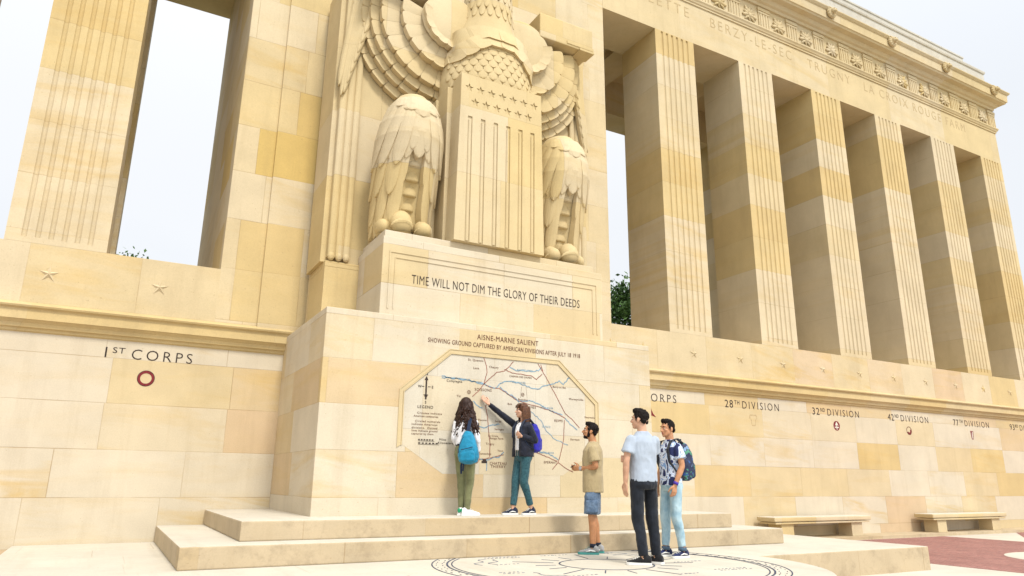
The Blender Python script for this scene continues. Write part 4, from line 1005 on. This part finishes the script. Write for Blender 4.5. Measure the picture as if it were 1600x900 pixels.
def shoe(par, ank, yaw, upper, sole, accent=None, L=.285, high=.0):
    """ank: ankle joint; yaw: toe direction in degrees clockwise from local +Y"""
    M_ = Matrix.Translation((ank.x, ank.y, 0)) @ Matrix.Rotation(-R(yaw), 4, 'Z')
    prof = [(-.085, .030, .012), (-.075, .036, .005), (-.03, .038, 0), (.05, .042, 0), (.12, .047, .004), (.165, .042, .010), (.19, .030, .014), (.20, .012, .016)]
    bm = BM(); out_ = [(x, y) for y, x, _ in prof] + [(-x, y) for y, x, _ in prof[::-1]]
    A = [bm.verts.new(M_ @ Vector((x*1.04, y, .002))) for x, y in out_]; B = [bm.verts.new(M_ @ Vector((x*1.06, y*1.01, .028+max(0, y-.1)*.05))) for x, y in out_]
    bm.faces.new(A[::-1]); bm.faces.new(B); n = len(A)
    for i in range(n): bm.faces.new((A[i], A[(i+1) % n], B[(i+1) % n], B[i]))
    sh_ = empty('shoe', (0, 0, 0)); sh_.parent = par
    obj('sole', bm, sole, sh_)
    def fn(bm):
        rs = []
        for y, w_, h0, h1 in ((-.085, .026, .02, .085), (-.07, .034, .02, .105), (-.03, .037, .02, .105), (.02, .038, .02, .098), (.06, .041, .02, .082), (.11, .044, .02, .066), (.155, .039, .022, .055), (.185, .026, .024, .045), (.197, .010, .026, .036)):
            r_ = []
            for k in range(14):
                a = 2*math.pi*k/14; c, s_ = math.cos(a), math.sin(a)
                x = w_*math.copysign(abs(c)**.75, c)*(1.0 if s_ < 0 else 1-.35*s_); z = (h0+h1)/2+(h1-h0)/2*math.copysign(abs(s_)**.8, s_)
                r_.append(M_ @ Vector((x, y, z)))
            rs.append(r_)
        rings(bm, rs)
        cap_(bm, M_ @ Vector((0, -.028, .08)), .042, Vector(ank)+Vector((0, 0, .015+high)), .041, (True, False))
    mk('upper', fn, upper, sh_, .0075, 2)
    bm = BM()
    for k in range(4):
        y = .05+.022*k; z = .096-.0115*k*1.05
        chain(bm, [M_ @ Vector((-.022, y, z-.004)), M_ @ Vector((0, y+.004, z+.006)), M_ @ Vector((.022, y, z-.004))], [.0035]*3)
    obj('laces', bm, sole, sh_, True)
    if accent:
        bm = BM()
        for s in (-1, 1):
            chain(bm, [M_ @ Vector((s*.040, -.03, .045)), M_ @ Vector((s*.043, .03, .055)), M_ @ Vector((s*.043, .085, .040))], [.006, .009, .004])
        obj('side_stripe', bm, accent, sh_, True)
    return sh_
def ribbon(bm, pts, wdir, w, t):
    pts = [Vector(p) for p in pts]; rs = []
    for i, p in enumerate(pts):
        tg = (pts[min(i+1, len(pts)-1)]-pts[max(i-1, 0)]).normalized(); wd = Vector(wdir if not callable(wdir) else wdir(i)); wd = (wd-tg*wd.dot(tg)).normalized(); n_ = tg.cross(wd)
        rs.append([p+wd*w/2+n_*t/2, p-wd*w/2+n_*t/2, p-wd*w/2-n_*t/2, p+wd*w/2-n_*t/2])
    rings(bm, rs)
def person(loc, az, H, label):
    p = empty('person', loc, -R(az), label, 'person'); p.scale = (H/1.75,)*3; return p
def to_local(loc, az, H, w):
    return (Matrix.Rotation(R(az), 3, 'Z') @ (Vector(w)-Vector(loc)))/(H/1.75)
V = Vector
def short_hair(par, M_, mat, top=.03, seed=0, fringe=.0):
    def fn(bm):
        E_(bm, M_, (0, -.020, .040), (.083, .095, .090)); E_(bm, M_, (0, .014, .098), (.066, .072, .026+top*.3))
        E_(bm, M_, (0, .050, .096+top*.2), (.054, .038, .018+top*.35))
        for s in (-1, 1): E_(bm, M_, (s*.074, .014, .018), (.008, .020, .040)); E_(bm, M_, (s*.042, -.066, -.018), (.028, .026, .034))
    o = mk('hair', fn, mat, par, .006, 1)
    nn = [v.normal.copy() for v in o.data.vertices]
    for v, n_ in zip(o.data.vertices, nn):
        v.co += n_*(.009*mnoise.noise(V((v.co.x*38+seed, v.co.y*70, v.co.z*28)))+.005*mnoise.noise(v.co*130))
    return o
def shirt(par, mat, P, hem, sleeve, rx=.178, ry=.118, loose=.0, name='t_shirt', waist=None, wr=(.0045, 9, (1, 1, .55)), neck=.075, slr=(.072, .070)):
    sh_ = P['sh']
    def fn(bm):
        w = waist if waist is not None else rx*.92
        torso(bm, [(hem, .0, w*1.02+loose, ry*1.02), (hem+.10, .0, w+loose, ry), (1.14, .0, w+loose*.6, ry*.98), (1.26, .0, rx, ry*1.03), (sh_-.075, -.005, rx*.99, ry*.95), (sh_-.025, -.010, rx*.84, ry*.78), (sh_+.018, -.012, rx*.58, ry*.62), (sh_+.052, -.012, neck, neck*.92)])
        for s in ('R', 'L'):
            a = P['arm'+s]
            if sleeve <= 1.0:
                e = a[0].lerp(a[1], sleeve); cap_(bm, a[0]+V((-.013*(1 if s == 'R' else -1), 0, -.012)), max(.060, slr[0]*.84), e, slr[1], (True, False))
            else:
                e = a[1].lerp(a[2], sleeve-1); chain(bm, [a[0]+V((-.010*(1 if s == 'R' else -1), 0, -.010)), a[1], e], [slr[0]*.9, slr[1]*.86, slr[1]*.66], (True, False))
    return mk(name, fn, mat, par, .0085, 3, wr)
def trousers(par, mat, P, top=1.0, end=1.0, r=(.088, .078, .066, .056), hip=(.165, .112), name='trousers', wr=(.0045, 8, (1, 1, .6))):
    def fn(bm):
        torso(bm, [(top, 0, hip[0]*.93, hip[1]*.93), (top-.06, -.003, hip[0], hip[1]), (.88, -.008, hip[0]*1.02, hip[1]*1.06), (.83, -.005, hip[0]*.93, hip[1]*.9)])
        for s in ('R', 'L'):
            k0, k1, k2 = P['leg'+s][:3]
            if end < .5:
                e = k0.lerp(k1, end*2); chain(bm, [k0+V((0, 0, -.02)), k0.lerp(k1, .4), e], [r[0], r[1]*1.15, r[1]*1.12], (True, False))
            else:
                e = k1.lerp(k2, (end-.5)*2)
                chain(bm, [k0+V((0, 0, -.02)), k0.lerp(k1, .5), k1, k1.lerp(k2, .4)+V((0, -.010, 0)), e], [r[0], (r[0]+r[1])/2, r[1], r[2], r[3]], (True, False))
    return mk(name, fn, mat, par, .0085, 3, wr)
def pose(**k):
    P = dict(neck=1.46, sh=1.44); P.update(k)
    for q in ('armR', 'armL'): P[q][0] = P[q][0]-V((0, 0, .030))
    return P

# --- woman with long hair, seen from behind
L1 = (-.80, -2.985, Z2)
p = person(L1, 42, 1.64, 'woman with long dark wavy hair, white blouse and olive trousers, facing the wall map')
P = pose(sh=1.42, head=head_mat((0.0, .01, 1.625), 10, 6),
         armR=[V((.150, -.01, 1.40)), V((.185, -.03, 1.13)), V((.185, .09, .90)), V((-.05, .25, -1)), V((-1, 0, 0)), 1, .5],
         armL=[V((-.155, -.01, 1.40)), V((-.185, .01, 1.13)), V((-.13, .16, .96)), V((.3, .6, -.6)), V((.6, 0, .2)), -1, .5],
         legR=[V((.085, 0, .92)), V((.075, .03, .50)), V((.055, -.02, .09))], legL=[V((-.085, 0, .92)), V((-.060, .035, .50)), V((-.045, .03, .09))])
body_mesh(P, SK1, p, False)
shirt(p, cloth('white_blouse_fabric', (.70, .70, .73), .04), P, 1.02, 1.82, .152, .108, .004, 'blouse', .140, (.006, 8, (1, 1, .5)), .06, (.062, .060))
trousers(p, cloth('olive_twill', (.15, .155, .075), .2), P, 1.02, 1.0, (.086, .064, .055, .046), (.158, .115))
bm = BM(); torso(bm, [(1.012, 0, .154, .112), (1.045, 0, .152, .110)]); obj('belt', bm, cloth('black_belt', (.02, .018, .018), .3), p)
wsh = cloth('white_sneaker', (.74, .74, .74), .03)
s1 = shoe(p, P['legR'][2], 62, wsh, RUB); s2 = shoe(p, P['legL'][2], 8, wsh, RUB)
GREEN = simple('green_heel', (.02, .26, .12), .6)
for sh_, a, yw in ((s1, P['legR'][2], 62), (s2, P['legL'][2], 8)):
    M_ = Matrix.Translation((a.x, a.y, 0)) @ Matrix.Rotation(-R(yw), 4, 'Z'); bm = BM(); ellipsoid(bm, (0, 0, 0), (.028, .012, .036)); bmesh.ops.transform(bm, matrix=M_ @ Matrix.Translation((0, -.082, .072)), verts=bm.verts[:]); obj('heel_tab', bm, GREEN, sh_, True)
face_parts(p, P['head'], LIP, M_IRIS, HAIRD)
def longhair(bm):
    M_ = P['head']; E_(bm, M_, (0, -.022, .035), (.092, .106, .100)); E_(bm, M_, (0, -.05, -.06), (.098, .075, .11))
    rn = random.Random(21)
    for k in range(120):
        a = rn.uniform(-2.35, 2.35)                     # angle round the head, 0 = back
        r0 = .085; x = math.sin(a)*r0*1.0; y = -.02-math.cos(a)*.095; z0 = rn.uniform(-.02, .07)
        L_ = rn.uniform(.38, .54)*(1-.12*abs(a)/2.35); ph = rn.uniform(0, 6.28); fq = rn.uniform(15, 22); am = rn.uniform(.012, .024); n = 13; pts, rd = [], []
        for q in range(n):
            t = q/(n-1); zz = z0-L_*t; w_ = am*min(1, t*3)
            sp = 1+1.6*t*min(1, abs(a)/1.2+.3)
            pts.append(M_ @ V((x*sp+w_*math.sin(ph+fq*t*L_*2.2), y*(1+.10*t)-.01*t+w_*math.cos(ph*1.3+fq*t*L_*2.2)-.02*min(1, t*2), zz))); rd.append(.0165*(1-.5*t))
        tube(bm, pts, rd, 6)
mk('hair', longhair, HAIRD, p, .0062, 1)
# her blue rucksack on one shoulder
BLUE = cloth('bright_blue_nylon', (.008, .19, .33), .12, 14, .6, .3, 90)
NAVY = cloth('navy_webbing', (.012, .022, .05), .2)
bp = empty('backpack', L1, -R(42), 'bright blue teardrop backpack hanging from one shoulder of the long-haired woman', 'backpack'); bp.scale = (1.64/1.75,)*3
def bag(bm):
    torso(bm, [(.74, -.215, .060, .04, .12), (.77, -.225, .135, .078, .12), (.84, -.232, .158, .096, .12), (.94, -.228, .155, .092, .115), (1.06, -.215, .125, .078, .105), (1.16, -.20, .085, .058, .095), (1.22, -.19, .045, .036, .09)], power=2.6)
mk('bag_body', bag, BLUE, bp, .009, 4, (.005, 10, (1, 1, 1)))
def pock(bm): torso(bm, [(.775, -.300, .10, .03, .125), (.80, -.308, .118, .036, .125), (.90, -.308, .112, .034, .122), (.94, -.300, .085, .024, .12)], power=3)
mk('front_pocket', pock, BLUE, bp, .008, 3, (.003, 14, (1, 1, 1)))
bm = BM(); tube(bm, [(.03, -.338, .945), (.12, -.350, .960), (.21, -.330, .985)], .006); tube(bm, [(-.02, -.30, .90), (.0, -.315, 1.02), (.05, -.295, 1.13)], .005); obj('zip', bm, NAVY, bp)
bm = BM(); ribbon(bm, [(.085, -.19, 1.20), (.10, -.155, 1.33), (.105, -.11, 1.44), (.11, -.03, 1.490), (.115, .06, 1.46), (.125, .125, 1.33), (.15, .09, 1.12), (.17, -.03, .95), (.19, -.16, .84)], (1, .12, 0), .050, .012); obj('strap', bm, NAVY, bp)
bm = BM(); ribbon(bm, [(.03, -.22, .80), (.01, -.23, .72), (.012, -.225, .60)], (1, 0, 0), .028, .006); ribbon(bm, [(.05, -.22, .78), (.045, -.235, .70), (.04, -.23, .64)], (1, 0, 0), .022, .006); obj('loose_strap', bm, NAVY, bp)

# --- woman pointing at the map
L2 = (.13, -3.02, Z2); A2 = -96; H2 = 1.60
p = person(L2, A2, H2, 'woman with a brown bob and open navy jacket, pointing at the wall map')
wr_ = to_local(L2, A2, H2, (-.345, YM-.075, 2.40)); tip = to_local(L2, A2, H2, (-.47, YM-.045, 2.545))
shR = V((.165, .0, 1.425)); elb = (shR+wr_)/2+V((.015, -.02, -.025))
P = pose(sh=1.42, head=head_mat((0.0, .025, 1.63), 16, 4),
         armR=[shR, elb, wr_, tip-wr_, to_local((0, 0, 0), A2, 1.75, (0, 1, 0)), -1, .12],
         armL=[V((-.160, -.01, 1.40)), V((-.235, -.075, 1.15)), V((-.125, .125, 1.215)), V((.75, .25, .45)), V((.3, -1, .1)), 1, .75],
         legR=[V((.085, 0, .92)), V((.065, .10, .50)), V((.045, .16, .09))], legL=[V((-.085, 0, .92)), V((-.075, .035, .50)), V((-.065, -.12, .095))])
body_mesh(P, SK1, p, False); face_parts(p, P['head'], LIP, M_IRIS, HAIRC)
TEE = cloth('white_tee_fabric', (.70, .70, .72), .05)
def tee(bm): torso(bm, [(1.0, .015, .085, .118), (1.15, .015, .080, .120), (1.28, .018, .078, .128), (1.38, .01, .07, .112), (1.44, .0, .06, .075)], power=2.6)
mk('t_shirt', tee, TEE, p, .008, 3, (.003, 10, (1, 1, .6)))
JK = cloth('navy_jacket_fabric', (.010, .012, .022), .3, 14, .8)
def jacket(bm):
    for s in (-1, 1):
        torso(bm, [(.90, .0, .080, .125, s*.098), (1.0, .0, .080, .128, s*.092), (1.14, .0, .078, .122, s*.086), (1.28, .0, .084, .124, s*.086), (1.38, -.005, .086, .105, s*.082), (1.44, -.012, .06, .07, s*.06), (1.475, -.015, .035, .045, s*.045)], power=2.8)
    torso(bm, [(.90, -.04, .150, .085), (1.14, -.04, .140, .080), (1.30, -.04, .150, .085), (1.42, -.035, .125, .06), (1.47, -.035, .06, .035)])
    for s in ('R', 'L'):
        a = P['arm'+s]; chain(bm, [a[0]+V((0, 0, -.01)), a[1], a[1].lerp(a[2], .93)], [.060, .050, .038], (True, False))
mk('jacket', jacket, JK, p, .0085, 3, (.005, 9, (1, 1, .7)))
bm = BM(); ribbon(bm, [(-.025, .128, .91), (-.022, .132, 1.1), (-.022, .132, 1.28), (-.03, .10, 1.42)], (1, 0, 0), .010, .006); ribbon(bm, [(.025, .128, .91), (.022, .132, 1.1), (.022, .132, 1.28), (.03, .10, 1.42)], (1, 0, 0), .010, .006); obj('zip', bm, simple('zip_metal', (.5, .5, .52), .35, metal=.8), p)
trousers(p, cloth('teal_print_fabric', (.018, .060, .078), .5, 40, col2=(.035, .105, .125)), P, 1.0, .93, (.086, .069, .058, .050), (.158, .115))
NS = cloth('navy_sneaker', (.012, .018, .040), .3)
shoe(p, P['legR'][2], 4, NS, RUB, RUB); shoe(p, P['legL'][2], -8, NS, RUB, RUB)
def bob(bm):
    M_ = P['head']; E_(bm, M_, (0, -.020, .038), (.090, .104, .097)); E_(bm, M_, (0, .035, .095), (.066, .058, .034)); rn = random.Random(4)
    for k in range(110):
        a = rn.uniform(-2.0, 2.0); x = math.sin(a)*.086; y = -.02-math.cos(a)*.098; z0 = rn.uniform(.0, .08); L_ = rn.uniform(.17, .235)
        pts, rd = [], []
        for q in range(8):
            t = q/7; k_ = 1+.20*math.sin(t*2.2)
            pts.append(M_ @ V((x*k_, y*k_-.012*t, z0-L_*t+.0))); rd.append(.0125*(1-.45*t))
        tube(bm, pts, rd, 6)
    for k in range(14):
        x = -.055+.11*k/13; pts = [M_ @ V((x, .05, .115)), M_ @ V((x*1.15, .088, .082)), M_ @ V((x*1.25, .094, .045))]; tube(bm, pts, [.012, .010, .005], 6)
mk('hair', bob, HAIRC, p, .006, 1)
bp = empty('backpack', L2, -R(A2), 'small royal blue backpack worn by the woman pointing at the map', 'backpack'); bp.scale = (H2/1.75,)*3
RB = cloth('royal_blue_nylon', (.020, .018, .30), .15, 14, .6, .3, 90)
def bag(bm): torso(bm, [(.97, -.19, .10, .06), (1.0, -.205, .135, .085), (1.15, -.210, .14, .095), (1.32, -.195, .130, .082), (1.42, -.175, .10, .055), (1.44, -.17, .06, .03)], power=3.2)
mk('bag_body', bag, RB, bp, .009, 4, (.004, 10, (1, 1, 1)))
def pock(bm): torso(bm, [(1.0, -.285, .09, .03), (1.03, -.295, .105, .035), (1.18, -.298, .105, .034), (1.22, -.29, .085, .024)], power=3.2)
mk('front_pocket', pock, RB, bp, .008, 3)
for s in (-1, 1):
    bm = BM(); ribbon(bm, [(s*.07, -.16, 1.43), (s*.09, -.06, 1.505), (s*.10, .05, 1.475), (s*.108, .122, 1.36), (s*.12, .118, 1.22), (s*.155, .03, 1.08), (s*.15, -.12, 1.0)], (1, 0, 0), .050, .012); obj('strap', bm, NAVY, bp)

# --- man in beige looking up at the map
L3 = (.60, -4.13, Z0); A3_ = -52; H3 = 1.72
p = person(L3, A3_, H3, 'bearded man in a beige t-shirt and denim cargo shorts holding a phone')
P = pose(head=head_mat((0.0, .02, 1.635), -2, 10),
         armR=[V((.190, -.01, 1.42)), V((.215, -.055, 1.145)), V((.075, .175, 1.12)), V((-.35, 1, .1)), V((-1, -.3, .3)), 1, .6],
         armL=[V((-.190, -.01, 1.42)), V((-.215, -.055, 1.145)), V((-.075, .175, 1.12)), V((.35, 1, .1)), V((1, -.3, .3)), -1, .6],
         legR=[V((.095, 0, .92)), V((.105, .012, .50)), V((.11, -.045, .09))], legL=[V((-.095, 0, .92)), V((-.105, .02, .50)), V((-.115, .015, .09))])
body_mesh(P, SK2, p, True); face_parts(p, P['head'], LIP, M_IRIS, HAIRB)
shirt(p, cloth('beige_jersey', (.36, .285, .16), .06), P, .805, .72, .188, .140, .008, 't_shirt', .182, (.0055, 7, (1, 1, .6)), .07, (.072, .076))
DEN = cloth('washed_denim', (.065, .105, .17), .4, 11, .9, .3, 220, col2=(.13, .19, .28))
trousers(p, DEN, P, .95, .475, (.078, .092, .090, .090), (.170, .126), 'shorts', (.007, 10, (1, 1, .8)))
for s in (-1, 1):
    def pk(bm): torso(bm, [(.535, .01, .034, .075, s*.188), (.55, .01, .040, .085, s*.190), (.68, .01, .036, .085, s*.188), (.70, .01, .028, .08, s*.184)], power=3.5)
    mk('cargo_pocket', pk, DEN, p, .008, 3, (.004, 14, (1, 1, 1)))
GS = cloth('grey_sneaker', (.27, .27, .27), .2); TEAL = simple('teal_sole', (.06, .26, .24), .6)
shoe(p, P['legR'][2], 8, GS, TEAL, RUB); shoe(p, P['legL'][2], -4, GS, TEAL, RUB)
for s in ('R', 'L'):
    a = P['leg'+s][2]; bm = BM(); tube(bm, [a+V((0, -.002, .0)), a+V((0, -.004, .05))], [.043, .043], 14); obj('sock', bm, cloth('navy_sock', (.012, .016, .03), .2), p, True)
short_hair(p, P['head'], HAIRB, .03, 3)
def beard(bm):
    M_ = P['head']; E_(bm, M_, (0, .043, -.078), (.0475, .0435, .0345)); E_(bm, M_, (0, .064, -.094), (.0255, .0235, .0195))
    for s in (-1, 1): E_(bm, M_, (s*.056, .018, -.050), (.010, .022, .040))
    E_(bm, M_, (0, .0955, -.046), (.024, .007, .005))
mk('beard', beard, HAIRB, p, .005, 1, (.002, 60, (1, 1, 1)))
bm = BM(); w_ = P['armL'][2].lerp(P['armL'][1], .06); d_ = (P['armL'][2]-P['armL'][1]).normalized(); tube(bm, [w_-d_*.011, w_+d_*.011], [.034, .034], 14); bmesh.ops.create_cone(bm, cap_ends=True, segments=16, radius1=.02, radius2=.02, depth=.014, matrix=Matrix.Translation(w_+V((-.033, 0, .006))) @ Matrix.Rotation(R(90), 4, 'Y')); obj('wristwatch', bm, simple('steel_watch', (.35, .35, .36), .35, metal=.9), p)
ph = empty('phone', L3, -R(A3_), 'small dark phone held in both hands of the man in beige', 'phone'); ph.scale = (H3/1.75,)*3
bm = BM(); box(bm, -.036, .036, -.004, .004, -.07, .07, .003); bmesh.ops.transform(bm, matrix=Matrix.Translation((0, .275, 1.155)) @ Matrix.Rotation(R(58), 4, 'X') @ Matrix.Rotation(R(90), 4, 'Y'), verts=bm.verts[:]); obj('phone_body', bm, simple('phone_black', (.012, .012, .014), .3), ph)

# --- tall man in a pale grey t-shirt, back turned
L4 = (.43, -5.42, Z0); A4 = 0; H4 = 1.79
p = person(L4, A4, H4, 'tall man in a pale blue t-shirt and black jeans, back turned')
P = pose(head=head_mat((-.010, .015, 1.635), -30, 3),
         armR=[V((.195, -.01, 1.43)), V((.225, .09, 1.17)), V((-.15, .135, 1.165)), V((-1, -.35, .10)), V((.25, -1, 0)), -1, .85],
         armL=[V((-.195, -.01, 1.43)), V((-.248, -.005, 1.14)), V((-.232, .045, .90)), V((.02, .12, -1)), V((1, .1, 0)), -1, .35],
         legR=[V((.095, 0, .93)), V((.115, .012, .50)), V((.13, -.02, .09))], legL=[V((-.095, 0, .93)), V((-.09, .02, .50)), V((-.085, -.06, .09))])
body_mesh(P, SK1, p, True); face_parts(p, P['head'], LIP, M_IRIS, HAIRB)
shirt(p, cloth('pale_blue_jersey', (.35, .405, .485), .05), P, .91, .62, .180, .122, .006, 't_shirt', .158, (.0060, 6.5, (1, 1, .55)), .072, (.074, .078))
BJ = cloth('black_denim', (.010, .013, .020), .35, 10)
trousers(p, BJ, P, 1.0, .99, (.087, .072, .063, .055), (.165, .118))
BS = cloth('black_sneaker', (.012, .012, .014), .3)
shoe(p, P['legR'][2], -22, BS, RUB); shoe(p, P['legL'][2], -48, BS, RUB)
short_hair(p, P['head'], HAIRB, .045, 9)

# --- young man in a blue patterned t-shirt
L5 = (1.30, -4.92, Z0); A5 = -84; H5 = 1.74
p = person(L5, A5, H5, 'young man in a navy and white leaf print t-shirt and light jeans, facing left')
P = pose(head=head_mat((0.0, .02, 1.635), -6, -2),
         armR=[V((.190, -.01, 1.42)), V((.235, -.02, 1.14)), V((.215, .07, .90)), V((0, .15, -1)), V((-1, 0, 0)), 1, .5],
         armL=[V((-.190, -.01, 1.42)), V((-.232, -.02, 1.14)), V((-.205, .085, .90)), V((.05, .18, -1)), V((1, .1, 0)), -1, .5],
         legR=[V((.095, 0, .92)), V((.11, .04, .50)), V((.12, .05, .09))], legL=[V((-.095, 0, .92)), V((-.10, .015, .50)), V((-.105, -.06, .09))])
body_mesh(P, SK3, p, True); face_parts(p, P['head'], LIP, M_IRIS, HAIRB)
def leafprint():
    m, nt, b = newmat('leaf_print_jersey'); L = nt.links.new; tc = N(nt, 'ShaderNodeTexCoord'); n = N(nt, 'ShaderNodeTexNoise'); n.inputs['Scale'].default_value = 5.5; n.inputs['Detail'].default_value = 1.0; n.inputs['Distortion'].default_value = 1.8; L(tc.outputs['Object'], n.inputs['Vector'])
    r = N(nt, 'ShaderNodeValToRGB'); r.color_ramp.interpolation = 'CONSTANT'; L(n.outputs[0], r.inputs[0]); e = r.color_ramp.elements
    e[0].position = 0; e[0].color = (.010, .018, .085, 1); e[1].position = .42; e[1].color = (.55, .62, .74, 1)
    for p_, c in ((.50, (.20, .34, .62)), (.54, (.60, .66, .76)), (.63, (.012, .02, .10))): q = e.new(p_); q.color = (*c, 1)
    L(r.outputs[0], b.inputs['Base Color']); b.inputs['Roughness'].default_value = .85; return m
shirt(p, leafprint(), P, .90, .62, .178, .115, .004, 't_shirt', .158, (.005, 7, (1, 1, .6)), .07, (.070, .074))
LJ = cloth('bleached_denim', (.22, .36, .45), .2, 7, .9, .25, 220, col2=(.40, .54, .60))
trousers(p, LJ, P, 1.0, .94, (.084, .067, .058, .048), (.160, .114))
for s in ('R', 'L'):
    a = P['leg'+s]; e = a[1].lerp(a[2], .90); bm = BM(); tube(bm, [e, e+V((0, 0, -.045))], [.055, .056], 16); obj('cuff', bm, cloth('dark_cuff', (.06, .10, .15), .3), p, True)
NB = cloth('deep_blue_sneaker', (.012, .020, .075), .3)
shoe(p, P['legR'][2], 6, NB, RUB, RUB); shoe(p, P['legL'][2], -10, NB, RUB, RUB)
short_hair(p, P['head'], HAIRB, .04, 15)
bm = BM(); a = P['armL']; w_ = a[2].lerp(a[1], .10); d_ = (a[2]-a[1]).normalized(); tube(bm, [w_-d_*.018, w_+d_*.018], [.035, .034], 14); obj('wristband', bm, simple('violet_band', (.06, .03, .30), .6), p, True)
bp = empty('backpack', L5, -R(A5), 'navy and green patterned backpack worn by the man in the leaf print t-shirt', 'backpack'); bp.scale = (H5/1.75,)*3
def packprint():
    m, nt, b = newmat('patterned_nylon'); L = nt.links.new; tc = N(nt, 'ShaderNodeTexCoord'); n = N(nt, 'ShaderNodeTexVoronoi'); n.inputs['Scale'].default_value = 27; L(tc.outputs['Object'], n.inputs['Vector'])
    r = N(nt, 'ShaderNodeValToRGB'); r.color_ramp.interpolation = 'CONSTANT'; s_ = N(nt, 'ShaderNodeSeparateColor'); L(n.outputs['Color'], s_.inputs[0]); L(s_.outputs[0], r.inputs[0]); e = r.color_ramp.elements
    e[0].position = 0; e[0].color = (.012, .02, .06, 1); e[1].position = .55; e[1].color = (.02, .07, .22, 1)
    for p_, c in ((.72, (.05, .20, .13)), (.88, (.16, .26, .42))): q = e.new(p_); q.color = (*c, 1)
    L(r.outputs[0], b.inputs['Base Color']); b.inputs['Roughness'].default_value = .65; return m
PM = packprint()
def bag(bm): torso(bm, [(.96, -.185, .10, .06), (.99, -.20, .135, .085), (1.15, -.215, .145, .105), (1.32, -.205, .135, .092), (1.43, -.18, .10, .06), (1.46, -.17, .06, .03)], power=3.0)
mk('bag_body', bag, PM, bp, .009, 4, (.004, 10, (1, 1, 1)))
def pock(bm): torso(bm, [(.99, -.295, .09, .03), (1.02, -.308, .108, .038), (1.16, -.312, .105, .036), (1.21, -.30, .085, .026)], power=3.0)
mk('front_pocket', pock, PM, bp, .008, 3)
for s in (-1, 1):
    bm = BM(); ribbon(bm, [(s*.07, -.16, 1.45), (s*.095, -.06, 1.502), (s*.11, .05, 1.475), (s*.118, .115, 1.36), (s*.135, .105, 1.20), (s*.165, .02, 1.06), (s*.15, -.12, .99)], (1, 0, 0), .048, .012); obj('strap', bm, cloth('dark_strap', (.015, .02, .03), .2), bp)
bm = BM(); tube(bm, [(-.03, -.17, 1.455), (-.02, -.175, 1.50), (.02, -.175, 1.50), (.03, -.17, 1.455)], .008); obj('grab_handle', bm, NAVY, bp)

# ------------------------------------------------------------------ trees behind the monument
LEAFM = simple('tree_leaves', (.03, .075, .016), .6, .5, .8, .3, col2=(.07, .14, .03)); BARK = simple('tree_bark', (.09, .065, .045), .9, .3, 6, bump=.5, bscale=12)
def tree(loc, Ht, rad, seed, label, leaf=.17, ncl=60, per=110):
    rn = random.Random(seed); t = empty('tree', loc, 0, label, 'tree', 'trees beyond the monument')
    bm = BM(); tube(bm, [(0, 0, -.3), (.1, 0, Ht*.3), (.0, .15, Ht*.6), (.1, .1, Ht*.92)], [.32, .24, .15, .03], 9)
    cl = []
    for k in range(ncl):
        z = Ht*(.28+.70*rn.random()); f = (z/Ht-.28)/.72; rr_ = rad*math.sqrt(max(.05, 1-(2*f-.85)**2/1.45))*rn.uniform(.35, 1.0); a = rn.uniform(0, 6.28)
        c = V((rr_*math.cos(a), rr_*math.sin(a), z)); cl.append(c)
        if k % 2 == 0:
            b0 = V((.05, .05, max(Ht*.2, z-rr_*.6))); tube(bm, [b0, b0.lerp(c, .5)+V((0, 0, .15)), c], [.09, .05, .015], 5)
    obj('trunk', bm, BARK, t, True)
    vs, fs = [], []
    for c in cl:
        R_ = rn.uniform(.55, 1.1)*rad*.30
        for q in range(per):
            d = V((rn.gauss(0, 1), rn.gauss(0, 1), rn.gauss(0, .8)))*R_*.55; p0 = c+d
            u = V((rn.gauss(0, 1), rn.gauss(0, 1), rn.gauss(0, 1))).normalized(); w_ = u.cross(V((rn.gauss(0, 1), rn.gauss(0, 1), rn.gauss(0, 1)))).normalized(); l = leaf*rn.uniform(.6, 1.3)
            i = len(vs); vs += [p0-u*l*.5, p0+w_*l*.28, p0+u*l*.5, p0-w_*l*.28]; fs.append((i, i+1, i+2, i+3))
    me = bpy.data.meshes.new('crown'); me.from_pydata(vs, [], fs); mobj('crown', me, LEAFM, t); return t
tree((17.2, 16.2, 0), 11.0, 3.0, 1, 'dark green tree showing low in the narrow gap beside the central pier', .22, 110, 230)
tree((-5.9, 20.0, 0), 10.15, 2.4, 2, 'tree whose topmost twigs show over the sill of the left opening')
tree((22.5, 22, 0), 10.5, 3.4, 3, 'round tree farther right behind the right colonnade')
tree((-12, 24, 0), 9.5, 3.2, 5, 'broad tree behind the left colonnade')
